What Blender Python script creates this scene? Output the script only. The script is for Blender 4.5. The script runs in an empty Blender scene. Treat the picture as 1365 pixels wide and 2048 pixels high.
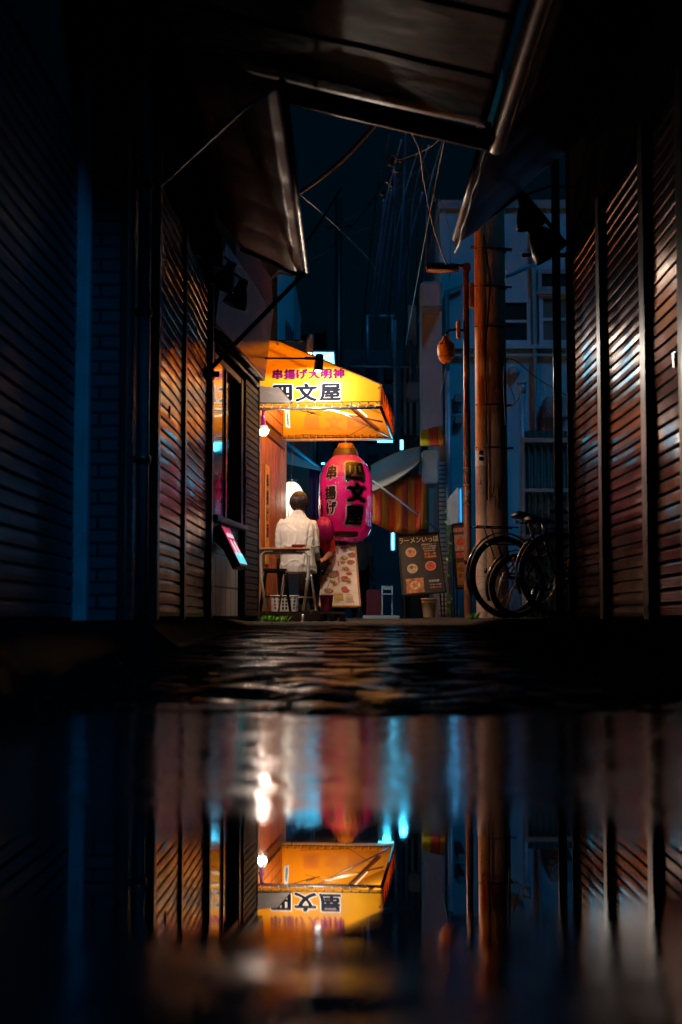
import bpy, bmesh, math, random
from mathutils import Vector, Matrix, noise, Quaternion
random.seed(7)
SC = bpy.context.scene
COL = SC.collection
R = math.radians
# ------------------------------------------------------------------ camera
CZ = 0.28
PITCH = math.atan(208/2844)
YAW = math.atan(17.5/2844)
cam_d = bpy.data.cameras.new('camera')
cam_d.sensor_fit = 'HORIZONTAL'; cam_d.sensor_width = 24; cam_d.lens = 50
cam_d.clip_start = 0.05; cam_d.clip_end = 1000
cam_d.dof.use_dof = True; cam_d.dof.focus_distance = 15.2; cam_d.dof.aperture_fstop = 2.2
cam = bpy.data.objects.new('camera', cam_d); COL.objects.link(cam)
cam.location = (0, 0, CZ); cam.rotation_euler = (R(90)+PITCH, 0, YAW)
SC.camera = cam
# ------------------------------------------------------------------ night sky, exposure
SC.view_settings.view_transform = 'Standard'; SC.view_settings.look = 'None'
SC.view_settings.exposure = 0; SC.view_settings.gamma = 1
try: SC.cycles.use_denoising = True
except Exception: pass
SC.cycles.max_bounces = 8; SC.cycles.glossy_bounces = 5; SC.cycles.transparent_max_bounces = 12
SC.cycles.sample_clamp_indirect = 4.0; SC.cycles.caustics_refractive = False
wd = bpy.data.worlds.new('World'); SC.world = wd; wd.use_nodes = True
wn = wd.node_tree
bg = wn.nodes['Background']
sky = wn.nodes.new('ShaderNodeTexSky'); sky.sky_type = 'NISHITA'; sky.sun_disc = False
sky.sun_elevation = R(-7); sky.sun_rotation = R(200)
tint = wn.nodes.new('ShaderNodeMix'); tint.data_type = 'RGBA'; tint.blend_type = 'ADD'
tint.inputs[0].default_value = 1.0
wn.links.new(sky.outputs[0], tint.inputs[6]); tint.inputs[7].default_value = (0.0005, 0.05, 0.10, 1)
wn.links.new(tint.outputs[2], bg.inputs[0]); bg.inputs[1].default_value = 0.06

sd_ = bpy.data.lights.new('blue_fill_sun', 'SUN'); sd_.energy = .55; sd_.color = (.005, .46, 1.); sd_.angle = R(12)  # added blue fill for the far wall and left posts, no real moon
so_ = bpy.data.objects.new('blue_fill_sun', sd_); COL.objects.link(so_)
so_.rotation_euler = Vector((-.50*math.cos(R(50)), .866*math.cos(R(50)), -math.sin(R(50)))).to_track_quat('-Z', 'Y').to_euler()

def lamp(name, kind, loc, energy, color, parent=None, radius=0.03, aim=None, spot=70, blend=0.6, size=None):
    l = bpy.data.lights.new(name, kind); l.energy = energy; l.color = color
    if kind in ('POINT', 'SPOT'): l.shadow_soft_size = radius
    if kind == 'SPOT': l.spot_size = R(spot); l.spot_blend = blend
    if kind == 'AREA' and size: l.shape = 'RECTANGLE'; l.size, l.size_y = size
    o = bpy.data.objects.new(name, l); COL.objects.link(o)
    o.location = loc
    if aim is not None: o.rotation_euler = (Vector(aim)-Vector(loc)).to_track_quat('-Z', 'Y').to_euler()
    if parent is not None:
        o.parent = parent; o.location = Vector(loc)-Vector(root_of(parent).location)
    return o

# ------------------------------------------------------------------ helpers
def at(px, py, d):
    """photo pixel + depth -> world point"""
    a = (px-682.5)/2844; b = (1024-py)/2844
    c, s = math.cos(PITCH), math.sin(PITCH)
    x, y, z = a, c-b*s, s+b*c
    cy, sy = math.cos(YAW), math.sin(YAW)
    X, Y = x*cy-y*sy, x*sy+y*cy
    k = d/Y
    return Vector((X*k, d, CZ+z*k))
def px_(px, d): return at(px, 1232, d).x
def pz(py, d): return at(700, py, d).z
def rgb(r, g, b):
    f = lambda c: (c/255/12.92) if c/255 <= 0.04045 else ((c/255+0.055)/1.055)**2.4
    return (f(r), f(g), f(b))

def root_of(o):
    while o.parent: o = o.parent
    return o

class MB:
    def __init__(s): s.v = []; s.f = []; s.sm = []
    def add(s, vs, fs, smooth=False, M=None):
        n = len(s.v)
        for v in vs:
            v = Vector(v)
            s.v.append(M @ v if M is not None else v)
        for f in fs: s.f.append([i+n for i in f]); s.sm.append(smooth)
        return s
    def box(s, x0, x1, y0, y1, z0, z1, M=None):
        v = [(x, y, z) for z in (z0, z1) for y in (y0, y1) for x in (x0, x1)]
        return s.add(v, [(0,2,3,1),(4,5,7,6),(0,1,5,4),(2,6,7,3),(0,4,6,2),(1,3,7,5)], M=M)
    def bbox(s, x0, x1, y0, y1, z0, z1, b=0.01, M=None):
        """box with chamfered vertical + horizontal edges"""
        bm = bmesh.new(); bmesh.ops.create_cube(bm, size=1)
        for v in bm.verts:
            v.co = Vector(((x0+x1)/2+v.co.x*(x1-x0), (y0+y1)/2+v.co.y*(y1-y0), (z0+z1)/2+v.co.z*(z1-z0)))
        bmesh.ops.bevel(bm, geom=bm.edges[:], offset=min(b, abs(x1-x0)*.4, abs(y1-y0)*.4, abs(z1-z0)*.4), segments=2, affect='EDGES')
        vs = [v.co.copy() for v in bm.verts]; fs = [[v.index for v in f.verts] for f in bm.faces]
        bm.verts.index_update(); fs = [[v.index for v in f.verts] for f in bm.faces]
        bm.free(); return s.add(vs, fs, M=M)
    def quad(s, a, b, c, d): return s.add([a, b, c, d], [(0,1,2,3)])
    def slab(s, pts, t):
        """flat polygon (Vectors) given thickness t along its normal"""
        pts = [Vector(p) for p in pts]; n = (pts[1]-pts[0]).cross(pts[2]-pts[0]).normalized()*t
        k = len(pts); v = pts+[p-n for p in pts]
        f = [list(range(k)), list(range(2*k-1, k-1, -1))]+[(i, i+k, (i+1) % k+k, (i+1) % k) for i in range(k)]
        return s.add(v, f)
    def tube(s, pts, r, n=8, cap=True, smooth=True):
        pts = [Vector(p) for p in pts]; k = len(pts)
        rr = r if isinstance(r, (list, tuple)) else [r]*k
        up = None; vs = []
        for i, p in enumerate(pts):
            t = (pts[min(i+1, k-1)]-pts[max(i-1, 0)]).normalized()
            if up is None: up = t.orthogonal().normalized()
            up = (up-t*up.dot(t)); up = up.normalized() if up.length > 1e-6 else t.orthogonal().normalized()
            w = t.cross(up)
            for j in range(n):
                a = 2*math.pi*j/n; vs.append(p+(up*math.cos(a)+w*math.sin(a))*rr[i])
        fs = [(i*n+j, i*n+(j+1) % n, (i+1)*n+(j+1) % n, (i+1)*n+j) for i in range(k-1) for j in range(n)]
        s.add(vs, fs, smooth)
        if cap:
            m = len(s.v)-k*n
            s.f.append([m+j for j in range(n)][::-1]); s.sm.append(False)
            s.f.append([m+(k-1)*n+j for j in range(n)]); s.sm.append(False)
        return s
    def loft(s, secs, side=(1, 0, 0), n=16, smooth=True):
        """secs: (point, ra, rb): ellipse with ra along side, rb across"""
        k = len(secs); vs = []; side = Vector(side)
        P = [Vector(q[0]) for q in secs]
        for i, q in enumerate(secs):
            t = (P[min(i+1, k-1)]-P[max(i-1, 0)]).normalized()
            a_ = (side-t*side.dot(t)).normalized(); b_ = t.cross(a_)
            for j in range(n):
                a = 2*math.pi*j/n; vs.append(P[i]+a_*math.cos(a)*q[1]+b_*math.sin(a)*q[2])
        fs = [(i*n+j, i*n+(j+1) % n, (i+1)*n+(j+1) % n, (i+1)*n+j) for i in range(k-1) for j in range(n)]
        fs += [list(range(n))[::-1], [(k-1)*n+j for j in range(n)]]
        return s.add(vs, fs, smooth)
    def lathe(s, prof, c=(0, 0, 0), n=24, smooth=True, M=None, cap=False):
        c = Vector(c); vs = []; k = len(prof)
        for r, z in prof:
            for j in range(n):
                a = 2*math.pi*j/n; vs.append(c+Vector((r*math.cos(a), r*math.sin(a), z)))
        fs = [(i*n+j, i*n+(j+1) % n, (i+1)*n+(j+1) % n, (i+1)*n+j) for i in range(k-1) for j in range(n)]
        if cap: fs += [list(range(n))[::-1], [(k-1)*n+j for j in range(n)]]
        return s.add(vs, fs, smooth, M=M)
    def ball(s, c, r, n=16, M=None):
        r = Vector(r) if isinstance(r, (tuple, list, Vector)) else Vector((r, r, r)); c = Vector(c)
        vs = []; m = n//2
        for i in range(m+1):
            th = math.pi*i/m
            for j in range(n):
                a = 2*math.pi*j/n
                vs.append(c+Vector((r.x*math.sin(th)*math.cos(a), r.y*math.sin(th)*math.sin(a), r.z*math.cos(th))))
        fs = [(i*n+j, (i+1)*n+j, (i+1)*n+(j+1) % n, i*n+(j+1) % n) for i in range(m) for j in range(n)]
        return s.add(vs, fs, True, M=M)
    def torus(s, c, R_, r, axis=(1, 0, 0), n=40, m=8):
        c = Vector(c); ax = Vector(axis).normalized(); u = ax.orthogonal().normalized(); w = ax.cross(u); vs = []
        for i in range(n):
            a = 2*math.pi*i/n; d = u*math.cos(a)+w*math.sin(a)
            for j in range(m):
                b = 2*math.pi*j/m; vs.append(c+d*(R_+r*math.cos(b))+ax*r*math.sin(b))
        fs = [(i*m+j, ((i+1) % n)*m+j, ((i+1) % n)*m+(j+1) % m, i*m+(j+1) % m) for i in range(n) for j in range(m)]
        return s.add(vs, fs, True)
    def strip(s, path, prof_fn): pass

def sag(pts, n=8):
    out_ = []; P_ = [Vector(p) for p in pts]
    for i in range(len(P_)-1):
        p0 = P_[max(i-1, 0)]; p1 = P_[i]; p2 = P_[i+1]; p3 = P_[min(i+2, len(P_)-1)]
        for j in range(n):
            t_ = j/n; out_.append(.5*((2*p1)+(p2-p0)*t_+(2*p0-5*p1+4*p2-p3)*t_*t_+(3*p1-p0-3*p2+p3)*t_**3))
    return out_+[P_[-1]]
def sheet(fn, nu, nv, smooth=True):
    """grid surface from fn(u,v)->Vector"""
    m = MB(); vs = [fn(i/nu, j/nv) for i in range(nu+1) for j in range(nv+1)]
    fs = [(i*(nv+1)+j, (i+1)*(nv+1)+j, (i+1)*(nv+1)+j+1, i*(nv+1)+j+1) for i in range(nu) for j in range(nv)]
    return m.add(vs, fs, smooth)
def thick(mb, off):
    """give an open sheet a second skin displaced by off (Vector) and side walls"""
    n = len(mb.v); edges = {}
    for f in mb.f:
        for i in range(len(f)):
            a, b = f[i], f[(i+1) % len(f)]
            edges[(a, b)] = edges.get((a, b), 0)+1
    rim = [e for e in edges if (e[1], e[0]) not in edges]
    off = Vector(off); nv = [v+off for v in mb.v]; nf = [[i+n for i in f][::-1] for f in mb.f]
    sm = list(mb.sm)
    mb.v += nv; mb.f += nf; mb.sm += sm
    for a, b in rim: mb.f.append([b, a, a+n, b+n]); mb.sm.append(False)
    return mb

def mesh_of(name, mb, mat, origin=Vector((0, 0, 0))):
    me = bpy.data.meshes.new(name)
    me.from_pydata([v-origin for v in mb.v], [], mb.f)
    for p, s in zip(me.polygons, mb.sm): p.use_smooth = s
    me.materials.append(mat)
    bm = bmesh.new(); bm.from_mesh(me); bmesh.ops.recalc_face_normals(bm, faces=bm.faces); bm.to_mesh(me); bm.free()
    return me
def part(name, mb, mat, parent, label=None, kind=None):
    o = bpy.data.objects.new(name, mesh_of(name, mb, mat, Vector(root_of(parent).location)))
    COL.objects.link(o); o.parent = parent
    if label: o['label'] = label
    if kind: o['kind'] = kind
    return o
def tag(o, label, cat, group=None):
    o['label'] = label; o['category'] = cat
    if group: o['group'] = group
    return o
def thing(name, label, cat, loc, group=None):
    o = bpy.data.objects.new(name, None); COL.objects.link(o); o.location = loc; o.empty_display_size = .1
    return tag(o, label, cat, group)
def solo(name, mb, mat, label, cat, loc=None, group=None):
    """a thing made of one mesh"""
    if loc is None:
        xs = [v.x for v in mb.v]; ys = [v.y for v in mb.v]; zs = [v.z for v in mb.v]
        loc = Vector(((min(xs)+max(xs))/2, (min(ys)+max(ys))/2, min(zs)))
    o = bpy.data.objects.new(name, mesh_of(name, mb, mat, Vector(loc))); COL.objects.link(o); o.location = loc
    return tag(o, label, cat, group)
def struct(name, mb, mat):
    o = bpy.data.objects.new(name, mesh_of(name, mb, mat)); COL.objects.link(o); o['kind'] = 'structure'; return o
def copy_tree(o, parent=None):
    c = o.copy(); COL.objects.link(c); c.parent = parent
    for ch in list(o.children): copy_tree(ch, c)
    return c

# ------------------------------------------------------------------ materials
def mat(name, col, rough=.5, metal=0., var=0., vscale=6., vstretch=(1, 1, 1), bump=0., bscale=40., bstretch=(1, 1, 1), rvar=0.,
        rscale=5., emit=None, estr=0., spec=.5, col2=None, coat=0., alpha=1., trans=0., ior=1.45):
    m = bpy.data.materials.new(name); m.use_nodes = True; nt = m.node_tree; L = nt.links
    b = nt.nodes['Principled BSDF']; b.inputs['Roughness'].default_value = rough; b.inputs['Metallic'].default_value = metal
    b.inputs['Specular IOR Level'].default_value = spec; b.inputs['IOR'].default_value = ior
    b.inputs['Coat Weight'].default_value = coat; b.inputs['Coat Roughness'].default_value = .1
    b.inputs['Transmission Weight'].default_value = trans; b.inputs['Alpha'].default_value = alpha
    b.inputs['Base Color'].default_value = (*col, 1)
    tc = nt.nodes.new('ShaderNodeTexCoord')
    def nz(scale, stretch, detail=4):
        mp = nt.nodes.new('ShaderNodeMapping'); mp.inputs['Scale'].default_value = stretch
        L.new(tc.outputs['Object'], mp.inputs[0]); t = nt.nodes.new('ShaderNodeTexNoise')
        t.inputs['Scale'].default_value = scale; t.inputs['Detail'].default_value = detail
        L.new(mp.outputs[0], t.inputs['Vector']); return t
    if var > 0 or col2:
        t = nz(vscale, vstretch, 6); rp = nt.nodes.new('ShaderNodeValToRGB')
        c2 = col2 if col2 else tuple(c*(1-var) for c in col)
        c1 = col if col2 else tuple(min(1, c*(1+var)) for c in col)
        rp.color_ramp.elements[0].position = .35; rp.color_ramp.elements[1].position = .65
        rp.color_ramp.elements[0].color = (*c2, 1); rp.color_ramp.elements[1].color = (*c1, 1)
        L.new(t.outputs[0], rp.inputs[0]); L.new(rp.outputs[0], b.inputs['Base Color'])
    if rvar > 0:
        t = nz(rscale, (1, 1, 1), 5); mr = nt.nodes.new('ShaderNodeMapRange')
        mr.inputs[1].default_value = .3; mr.inputs[2].default_value = .7
        mr.inputs[3].default_value = max(.02, rough-rvar); mr.inputs[4].default_value = min(1, rough+rvar)
        L.new(t.outputs[0], mr.inputs[0]); L.new(mr.outputs[0], b.inputs['Roughness'])
    if bump > 0:
        t = nz(bscale, bstretch, 5); bp = nt.nodes.new('ShaderNodeBump'); bp.inputs['Strength'].default_value = bump
        bp.inputs['Distance'].default_value = .01
        L.new(t.outputs[0], bp.inputs['Height']); L.new(bp.outputs[0], b.inputs['Normal'])
    if emit:
        b.inputs['Emission Color'].default_value = (*emit, 1); b.inputs['Emission Strength'].default_value = estr
    return m
def fabric(name, col, trans=.5, rough=.6, var=.06, gloss=.06, bump=.3):
    m = mat(name, col, rough=rough, var=var, vscale=3, bump=bump, bscale=12); nt = m.node_tree; L = nt.links
    b = nt.nodes['Principled BSDF']; out = nt.nodes['Material Output']
    tr = nt.nodes.new('ShaderNodeBsdfTranslucent'); tr.inputs[0].default_value = (*col, 1)
    mx = nt.nodes.new('ShaderNodeMixShader'); mx.inputs[0].default_value = trans
    L.new(b.outputs[0], mx.inputs[1]); L.new(tr.outputs[0], mx.inputs[2]); L.new(mx.outputs[0], out.inputs[0])
    return m
def tiles(name, col, mortar, bw, bh, rough=.35, axes='YZ', bump=.5, off=.5, msize=.006):
    m = bpy.data.materials.new(name); m.use_nodes = True; nt = m.node_tree; L = nt.links
    b = nt.nodes['Principled BSDF']; b.inputs['Roughness'].default_value = rough
    tc = nt.nodes.new('ShaderNodeTexCoord'); sp = nt.nodes.new('ShaderNodeSeparateXYZ'); cb = nt.nodes.new('ShaderNodeCombineXYZ')
    L.new(tc.outputs['Object'], sp.inputs[0]); L.new(sp.outputs[axes[0]], cb.inputs[0]); L.new(sp.outputs[axes[1]], cb.inputs[1])
    t = nt.nodes.new('ShaderNodeTexBrick'); L.new(cb.outputs[0], t.inputs['Vector']); t.offset = off
    t.inputs['Scale'].default_value = 1; t.inputs['Brick Width'].default_value = bw; t.inputs['Row Height'].default_value = bh
    t.inputs['Mortar Size'].default_value = msize; t.inputs['Color1'].default_value = (*col, 1)
    t.inputs['Color2'].default_value = (*[c*.8 for c in col], 1); t.inputs['Mortar'].default_value = (*mortar, 1)
    L.new(t.outputs[0], b.inputs['Base Color']); bp = nt.nodes.new('ShaderNodeBump'); bp.invert = True
    bp.inputs['Strength'].default_value = bump; bp.inputs['Distance'].default_value = .006
    L.new(t.outputs['Fac'], bp.inputs['Height']); L.new(bp.outputs[0], b.inputs['Normal'])
    return m
def emissive(name, col, s):
    return mat(name, col, emit=col, estr=s, rough=.4)

M = {}
M['shutter'] = mat('shutter_metal', (.105, .062, .058), rough=.17, metal=.4, vscale=3, bump=.05, bscale=6, rvar=.06, rscale=3, col2=(.065, .038, .036))
M['shutter'].node_tree.nodes['Principled BSDF'].inputs['Specular Tint'].default_value = (.50, .31, .25, 1)
M['shutter_dark'] = mat('shutter_metal_dark', (.025, .032, .045), rough=.35, metal=.4, var=.2, bump=.1, bscale=9)
M['rail'] = mat('steel_rail', (.07, .06, .06), rough=.34, metal=.6, var=.2, rvar=.08)
M['rail_blue'] = mat('blue_lit_rail', (.30, .42, .55), rough=.35, metal=.3, var=.15)  # light-coloured posts; the blue light on them is put into this colour
M['black'] = mat('black_paint', (.012, .012, .014), rough=.35, var=.2)
M['blackmetal'] = mat('black_metal', (.02, .02, .022), rough=.25, metal=.6)
M['plaster'] = mat('old_plaster', (.035, .032, .03), rough=.9, var=.25, vscale=3, bump=.3, bscale=30, spec=.0)
M['pier_tile'] = tiles('pier_tile', (.07, .085, .12), (.02, .02, .03), .21, .067, axes='XZ', off=.5, msize=.008)
M['white_tile'] = tiles('white_tile', (.72, .68, .64), (.05, .04, .04), .24, .27, axes='YZ', off=0., msize=.009)
M['canopy_l'] = mat('canopy_vinyl', (.36, .075, .04), rough=.34, spec=.35, var=.25, vscale=3, bump=.15, bscale=5, bstretch=(1, 3, 1))
M['canopy_r'] = mat('canopy_vinyl_red', (.20, .045, .035), rough=.4, var=.3, vscale=3, bump=.15, bscale=5)
M['sheet'] = mat('stained_sheet', (.34, .10, .055), rough=.42, spec=.3, col2=(.08, .035, .03), vscale=4, vstretch=(1, 2.2, 1), bump=.8, bscale=3.5)
M['beam'] = mat('beam_steel', (.05, .055, .06), rough=.3, metal=.6)
M['gutter'] = mat('weathered_gutter', (.30, .24, .23), rough=.35, metal=.3, col2=(.12, .08, .07), vscale=4, bump=.2, bscale=10)
M['yellow'] = fabric('yellow_awning_vinyl', (1., .58, .02), trans=.5, rough=.42, bump=.12)
M['yellow_side'] = fabric('yellow_awning_front', (1., .42, .01), trans=.55, rough=.4)
M['purple_ink'] = mat('magenta_ink', (.13, .002, .075), rough=.7, spec=.1)
M['ghost_ink'] = fabric('ghost_lettering', (1.0, .55, .08), trans=.5, rough=.5)
M['black_ink'] = mat('black_ink', (.006, .008, .02), rough=.7, spec=.15)
M['white_ink'] = mat('white_ink', (.85, .82, .78), rough=.5)
M['chrome'] = mat('steel_tube', (.62, .62, .64), rough=.25, metal=.8)
M['white_paint'] = mat('white_paint', (.75, .74, .72), rough=.4, var=.06)
M['wood'] = mat('cedar_boards', (.50, .17, .035), rough=.5, col2=(.30, .085, .02), vscale=3, vstretch=(6, 6, .6), bump=.15, bscale=20, bstretch=(6, 6, .5))
M['wood_dark'] = mat('dark_timber', (.045, .020, .012), rough=.5, spec=.25, col2=(.022, .010, .007), vscale=4, vstretch=(1, 1, 8), bump=.4, bscale=14, bstretch=(1, 1, 6))
M['wood_frame'] = mat('window_timber', (.22, .075, .028), rough=.4, col2=(.10, .03, .012), vscale=4, vstretch=(8, 8, .5))
M['deck'] = mat('deck_boards', (.06, .035, .025), rough=.25, var=.3, vscale=6, bump=.2, bscale=20)
M['glass_dark'] = mat('window_glass', (.006, .008, .01), rough=.03, spec=1., ior=1.6, coat=1.)
M['fascia'] = mat('beige_fascia', (.40, .33, .30), rough=.22, var=.06, vscale=2, bump=.04, bscale=3)
M['fascia_top'] = mat('ochre_fascia', (.45, .22, .08), rough=.4, var=.1)
M['hood'] = mat('hood_steel', (.30, .26, .26), rough=.35, metal=.5, var=.1)
M['purple_plastic'] = mat('purple_plastic', (.20, .008, .13), rough=.2)
M['bulb'] = emissive('bulb_glow', (1., .82, .66), 520)
M['shirt'] = mat('white_cotton', (.58, .54, .51), rough=.9, var=.04, bump=.1, bscale=60)
M['skin'] = mat('skin', (.55, .27, .18), rough=.5, var=.05, vscale=20)
M['hair'] = mat('dark_hair', (.018, .010, .010), rough=.42, bump=.5, bscale=60, bstretch=(1, 1, .15), spec=.3)
M['magenta_hair'] = mat('magenta_hair', (.30, .004, .12), rough=.45, bump=.5, bscale=60, bstretch=(1, 1, .15))
M['trousers'] = mat('dark_trousers', (.014, .013, .018), rough=.85)
M['red_top'] = mat('red_top', (.45, .03, .05), rough=.85, var=.1)
M['vest'] = mat('dark_vest', (.015, .010, .012), rough=.8)
M['shoe'] = mat('shoe', (.03, .03, .03), rough=.5)
M['desk_top'] = mat('desk_top', (.62, .33, .18), rough=.35, var=.08, vscale=12)
M['tray'] = mat('red_tray', (.28, .035, .02), rough=.35)
M['basket'] = mat('white_plastic', (.78, .74, .72), rough=.35)
M['bucket'] = mat('magenta_bucket', (.24, .008, .11), rough=.3)
M['cream'] = mat('cream_plastic', (.55, .42, .26), rough=.4)
M['lantern'] = fabric('lantern_paper', (.62, .006, .22), trans=.35, rough=.6, bump=.1)
M['lantern_cap'] = mat('lantern_cap', (.28, .085, .02), rough=.35, var=.1)
M['paper'] = mat('menu_paper', (.86, .80, .74), rough=.45, var=.05)
M['ply'] = mat('board_frame_wood', (.42, .20, .07), rough=.5, var=.2)
M['board_black'] = mat('black_board', (.02, .021, .03), rough=.4)
M['asphalt_far'] = mat('far_asphalt', (.05, .05, .052), rough=.5, bump=.5, bscale=200)
M['pole'] = mat('concrete_pole', (.34, .22, .16), rough=.7, var=.15, vscale=5, bump=.3, bscale=50)
M['pole_low'] = mat('pole_sheet', (.55, .45, .40), rough=.55, var=.12, vscale=5, bump=.2, bscale=60)
M['pole_orange_lit'] = mat('cable_guard', (.72, .33, .10), rough=.45, var=.12, vscale=4)  # upper guard's orange is awning light put into the colour
M['rust_pole'] = mat('brown_post', (.24, .10, .06), rough=.35, metal=.3, var=.2)
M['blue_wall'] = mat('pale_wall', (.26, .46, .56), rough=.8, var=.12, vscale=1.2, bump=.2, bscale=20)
M['grey_wall'] = mat('grey_wall', (.26, .27, .29), rough=.8, var=.15, vscale=1.2)
M['dark_wall'] = mat('dark_wall', (.05, .055, .06), rough=.7, var=.3, vscale=1.5)
M['steel_corr'] = mat('green_corrugated', (.05, .10, .10), rough=.4, metal=.3)
M['cable'] = mat('cable_rubber', (.06, .07, .09), rough=.35)
M['cable_warm'] = mat('cable_brown', (.30, .13, .06), rough=.5)
M['cable_blue'] = mat('cable_blue_sheath', (.25, .50, .85), rough=.35)
M['cyan_glow'] = emissive('cyan_light', (.12, .75, 1.), 5)
M['sign_glow'] = emissive('pale_cyan_sign', (.25, .80, 1.), 6)
M['blue_glow'] = emissive('blue_sign', (.02, .42, .9), 1.3)
M['beige_awn'] = fabric('beige_canvas', (.26, .29, .28), trans=.2)
M['stripe_red'] = fabric('red_stripe_canvas', (.55, .09, .03), trans=.35)
M['stripe_yel'] = fabric('yellow_stripe_canvas', (.62, .24, .02), trans=.35)
M['cyan_awn'] = fabric('blue_canvas', (.02, .38, .62), trans=.3)
M['noren'] = fabric('maroon_curtain', (.10, .006, .04), trans=.2)
M['white_lantern'] = emissive('white_lantern_glow', (1., .90, .76), .9)
M['tyre'] = mat('tyre_rubber', (.015, .015, .017), rough=.45)
M['rim'] = mat('wheel_rim', (.55, .55, .57), rough=.2, metal=.9)
M['fender'] = mat('mudguard', (.10, .16, .18), rough=.18, metal=.6)
M['leaf'] = mat('weed_leaf', (.16, .42, .03), rough=.5, var=.3, vscale=30)
M['pink_cloth'] = mat('pink_cloth', (.75, .03, .22), rough=.7)
M['maroon'] = mat('maroon_box', (.16, .03, .07), rough=.4)
M['pale_plastic'] = mat('pale_blue_plastic', (.30, .50, .62), rough=.4)
M['umbrella'] = mat('clear_umbrella', (.55, .75, .85), rough=.15, trans=.5, alpha=.6)

# ------------------------------------------------------------------ writing
_glyph = {}
def glyphs(text, size=1.0):
    """flat mesh of the built-in font, centred; returns (verts, faces)"""
    if text in _glyph: vs, fs = _glyph[text]
    else:
        c = bpy.data.curves.new('txt', 'FONT'); c.body = text; c.size = 1; c.resolution_u = 3
        c.align_x = 'CENTER'; c.align_y = 'CENTER'
        o = bpy.data.objects.new('txt', c); COL.objects.link(o)
        dg = bpy.context.evaluated_depsgraph_get(); me = bpy.data.meshes.new_from_object(o.evaluated_get(dg))
        vs = [v.co.copy() for v in me.vertices]; fs = [tuple(p.vertices) for p in me.polygons]
        bpy.data.objects.remove(o); bpy.data.curves.remove(c); bpy.data.meshes.remove(me)
        x0 = min(v.x for v in vs); x1 = max(v.x for v in vs); y0 = min(v.y for v in vs); y1 = max(v.y for v in vs)
        for v in vs: v.x -= (x0+x1)/2; v.y -= (y0+y1)/2
        _glyph[text] = (vs, fs)
    return [v*size for v in vs], fs
def letters(mb, text, size, nib, place, nsteps=8, tilt=.5, ratio=.6, sx=1., sy=1., dz0=0., dz=.00025, cut=None, flip=False):
    """writes text into mb; the stroke is thickened with a slanted nib; place(u, v, w) -> world"""
    vs, fs = glyphs(text, size)
    if cut:
        bm = bmesh.new(); bv = [bm.verts.new(v) for v in vs]
        for f in fs:
            try: bm.faces.new([bv[i] for i in f])
            except ValueError: pass
        w = max(v.x for v in vs); h = max(v.y for v in vs); k = -w
        while k < w:
            bmesh.ops.bisect_plane(bm, geom=bm.verts[:]+bm.edges[:]+bm.faces[:], plane_co=(k, 0, 0), plane_no=(1, 0, 0)); k += cut
        k = -h
        while k < h:
            bmesh.ops.bisect_plane(bm, geom=bm.verts[:]+bm.edges[:]+bm.faces[:], plane_co=(0, k, 0), plane_no=(0, 1, 0)); k += cut
        bm.verts.index_update(); vs = [v.co.copy() for v in bm.verts]; fs = [tuple(v.index for v in f.verts) for f in bm.faces]; bm.free()
    offs = [(0, 0)]
    if nib > 0:
        for rr in ((1.,) if nib < size*.05 else (.55, 1.)):
            for i in range(nsteps):
                a = 2*math.pi*i/nsteps; x, y = math.cos(a)*rr, math.sin(a)*ratio*rr
                offs.append(((x*math.cos(tilt)-y*math.sin(tilt))*nib, (x*math.sin(tilt)+y*math.cos(tilt))*nib))
    for i, (ox, oy) in enumerate(offs):
        w = dz0+i*dz
        mb.add([place((-1 if flip else 1)*(v.x*sx+ox), v.y*sy+oy, w) for v in vs], fs)
def plane_place(o, ux, uy, n):
    o, ux, uy, n = Vector(o), Vector(ux).normalized(), Vector(uy).normalized(), Vector(n).normalized()
    return lambda u, v, w: o+ux*u+uy*v+n*w

# ------------------------------------------------------------------ ground, puddle
def smooth(a, b, x):
    t = max(0, min(1, (x-a)/(b-a))); return t*t*(3-2*t)
PTS = [(-80, .25), (-4, .2), (-1.2, .06), (-.3, -.05), (1, -.06), (3.6, -.04), (4.35, .0), (5, .03), (6, .075), (8, .14), (11, .195), (14, .222), (18, .245), (26, .262), (60, .27), (400, .27)]
def gz(x, y):
    for i in range(len(PTS)-1):
        if y <= PTS[i+1][0]:
            a, b = PTS[i], PTS[i+1]; t = max(0, (y-a[0])/(b[0]-a[0])); z = a[1]+(b[1]-a[1])*t; break
    else: z = .27
    if 3.5 < y < 11:
        k = min(1, (y-3.5)/1.)*min(1, (11-y)/3)
        z += k*(.006*noise.noise(Vector((x*.9, y*1.7, 3)))+.004*noise.noise(Vector((x*3, y*5, 9))))
    if 3.2 < y < 6: z += min(1, (y-3.2)/.6)*min(1, (6-y)/1.)*(.040*noise.noise(Vector((x*1.3, y*1.8, 5)))+.030*noise.noise(Vector((x*5, y*6, 2))))
    lx = -1.22 if y < 7.2 else -1.0
    s = max(smooth(lx+.18, lx-.1, x) if False else smooth(-lx-.18, -lx+.08, -x), smooth(1.25 if y < 10.5 else .95, 1.62 if y < 10.5 else 1.3, x))
    top = .258
    if y < 30: z = z+(max(z, top)-z)*s
    return z
xs = sorted(set([-400, -100, -30, -10, -5, -3, -2]+[round(-1.8+.05*i, 3) for i in range(80)]+[2.5, 3, 5, 10, 30, 100, 400]))
ys = sorted(set([-80, -30, -10, -5, -3]+[round(-2+.1*i, 3) for i in range(55)]+[round(3.5+.05*i, 3) for i in range(160)]+[11.5+.25*i for i in range(60)]+[27, 30, 40, 60, 100, 200, 400]))
gm = MB(); ny = len(ys)
gm.add([(x, y, gz(x, y)) for x in xs for y in ys], [(i*ny+j, (i+1)*ny+j, (i+1)*ny+j+1, i*ny+j+1) for i in range(len(xs)-1) for j in range(ny-1)], True)
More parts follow.
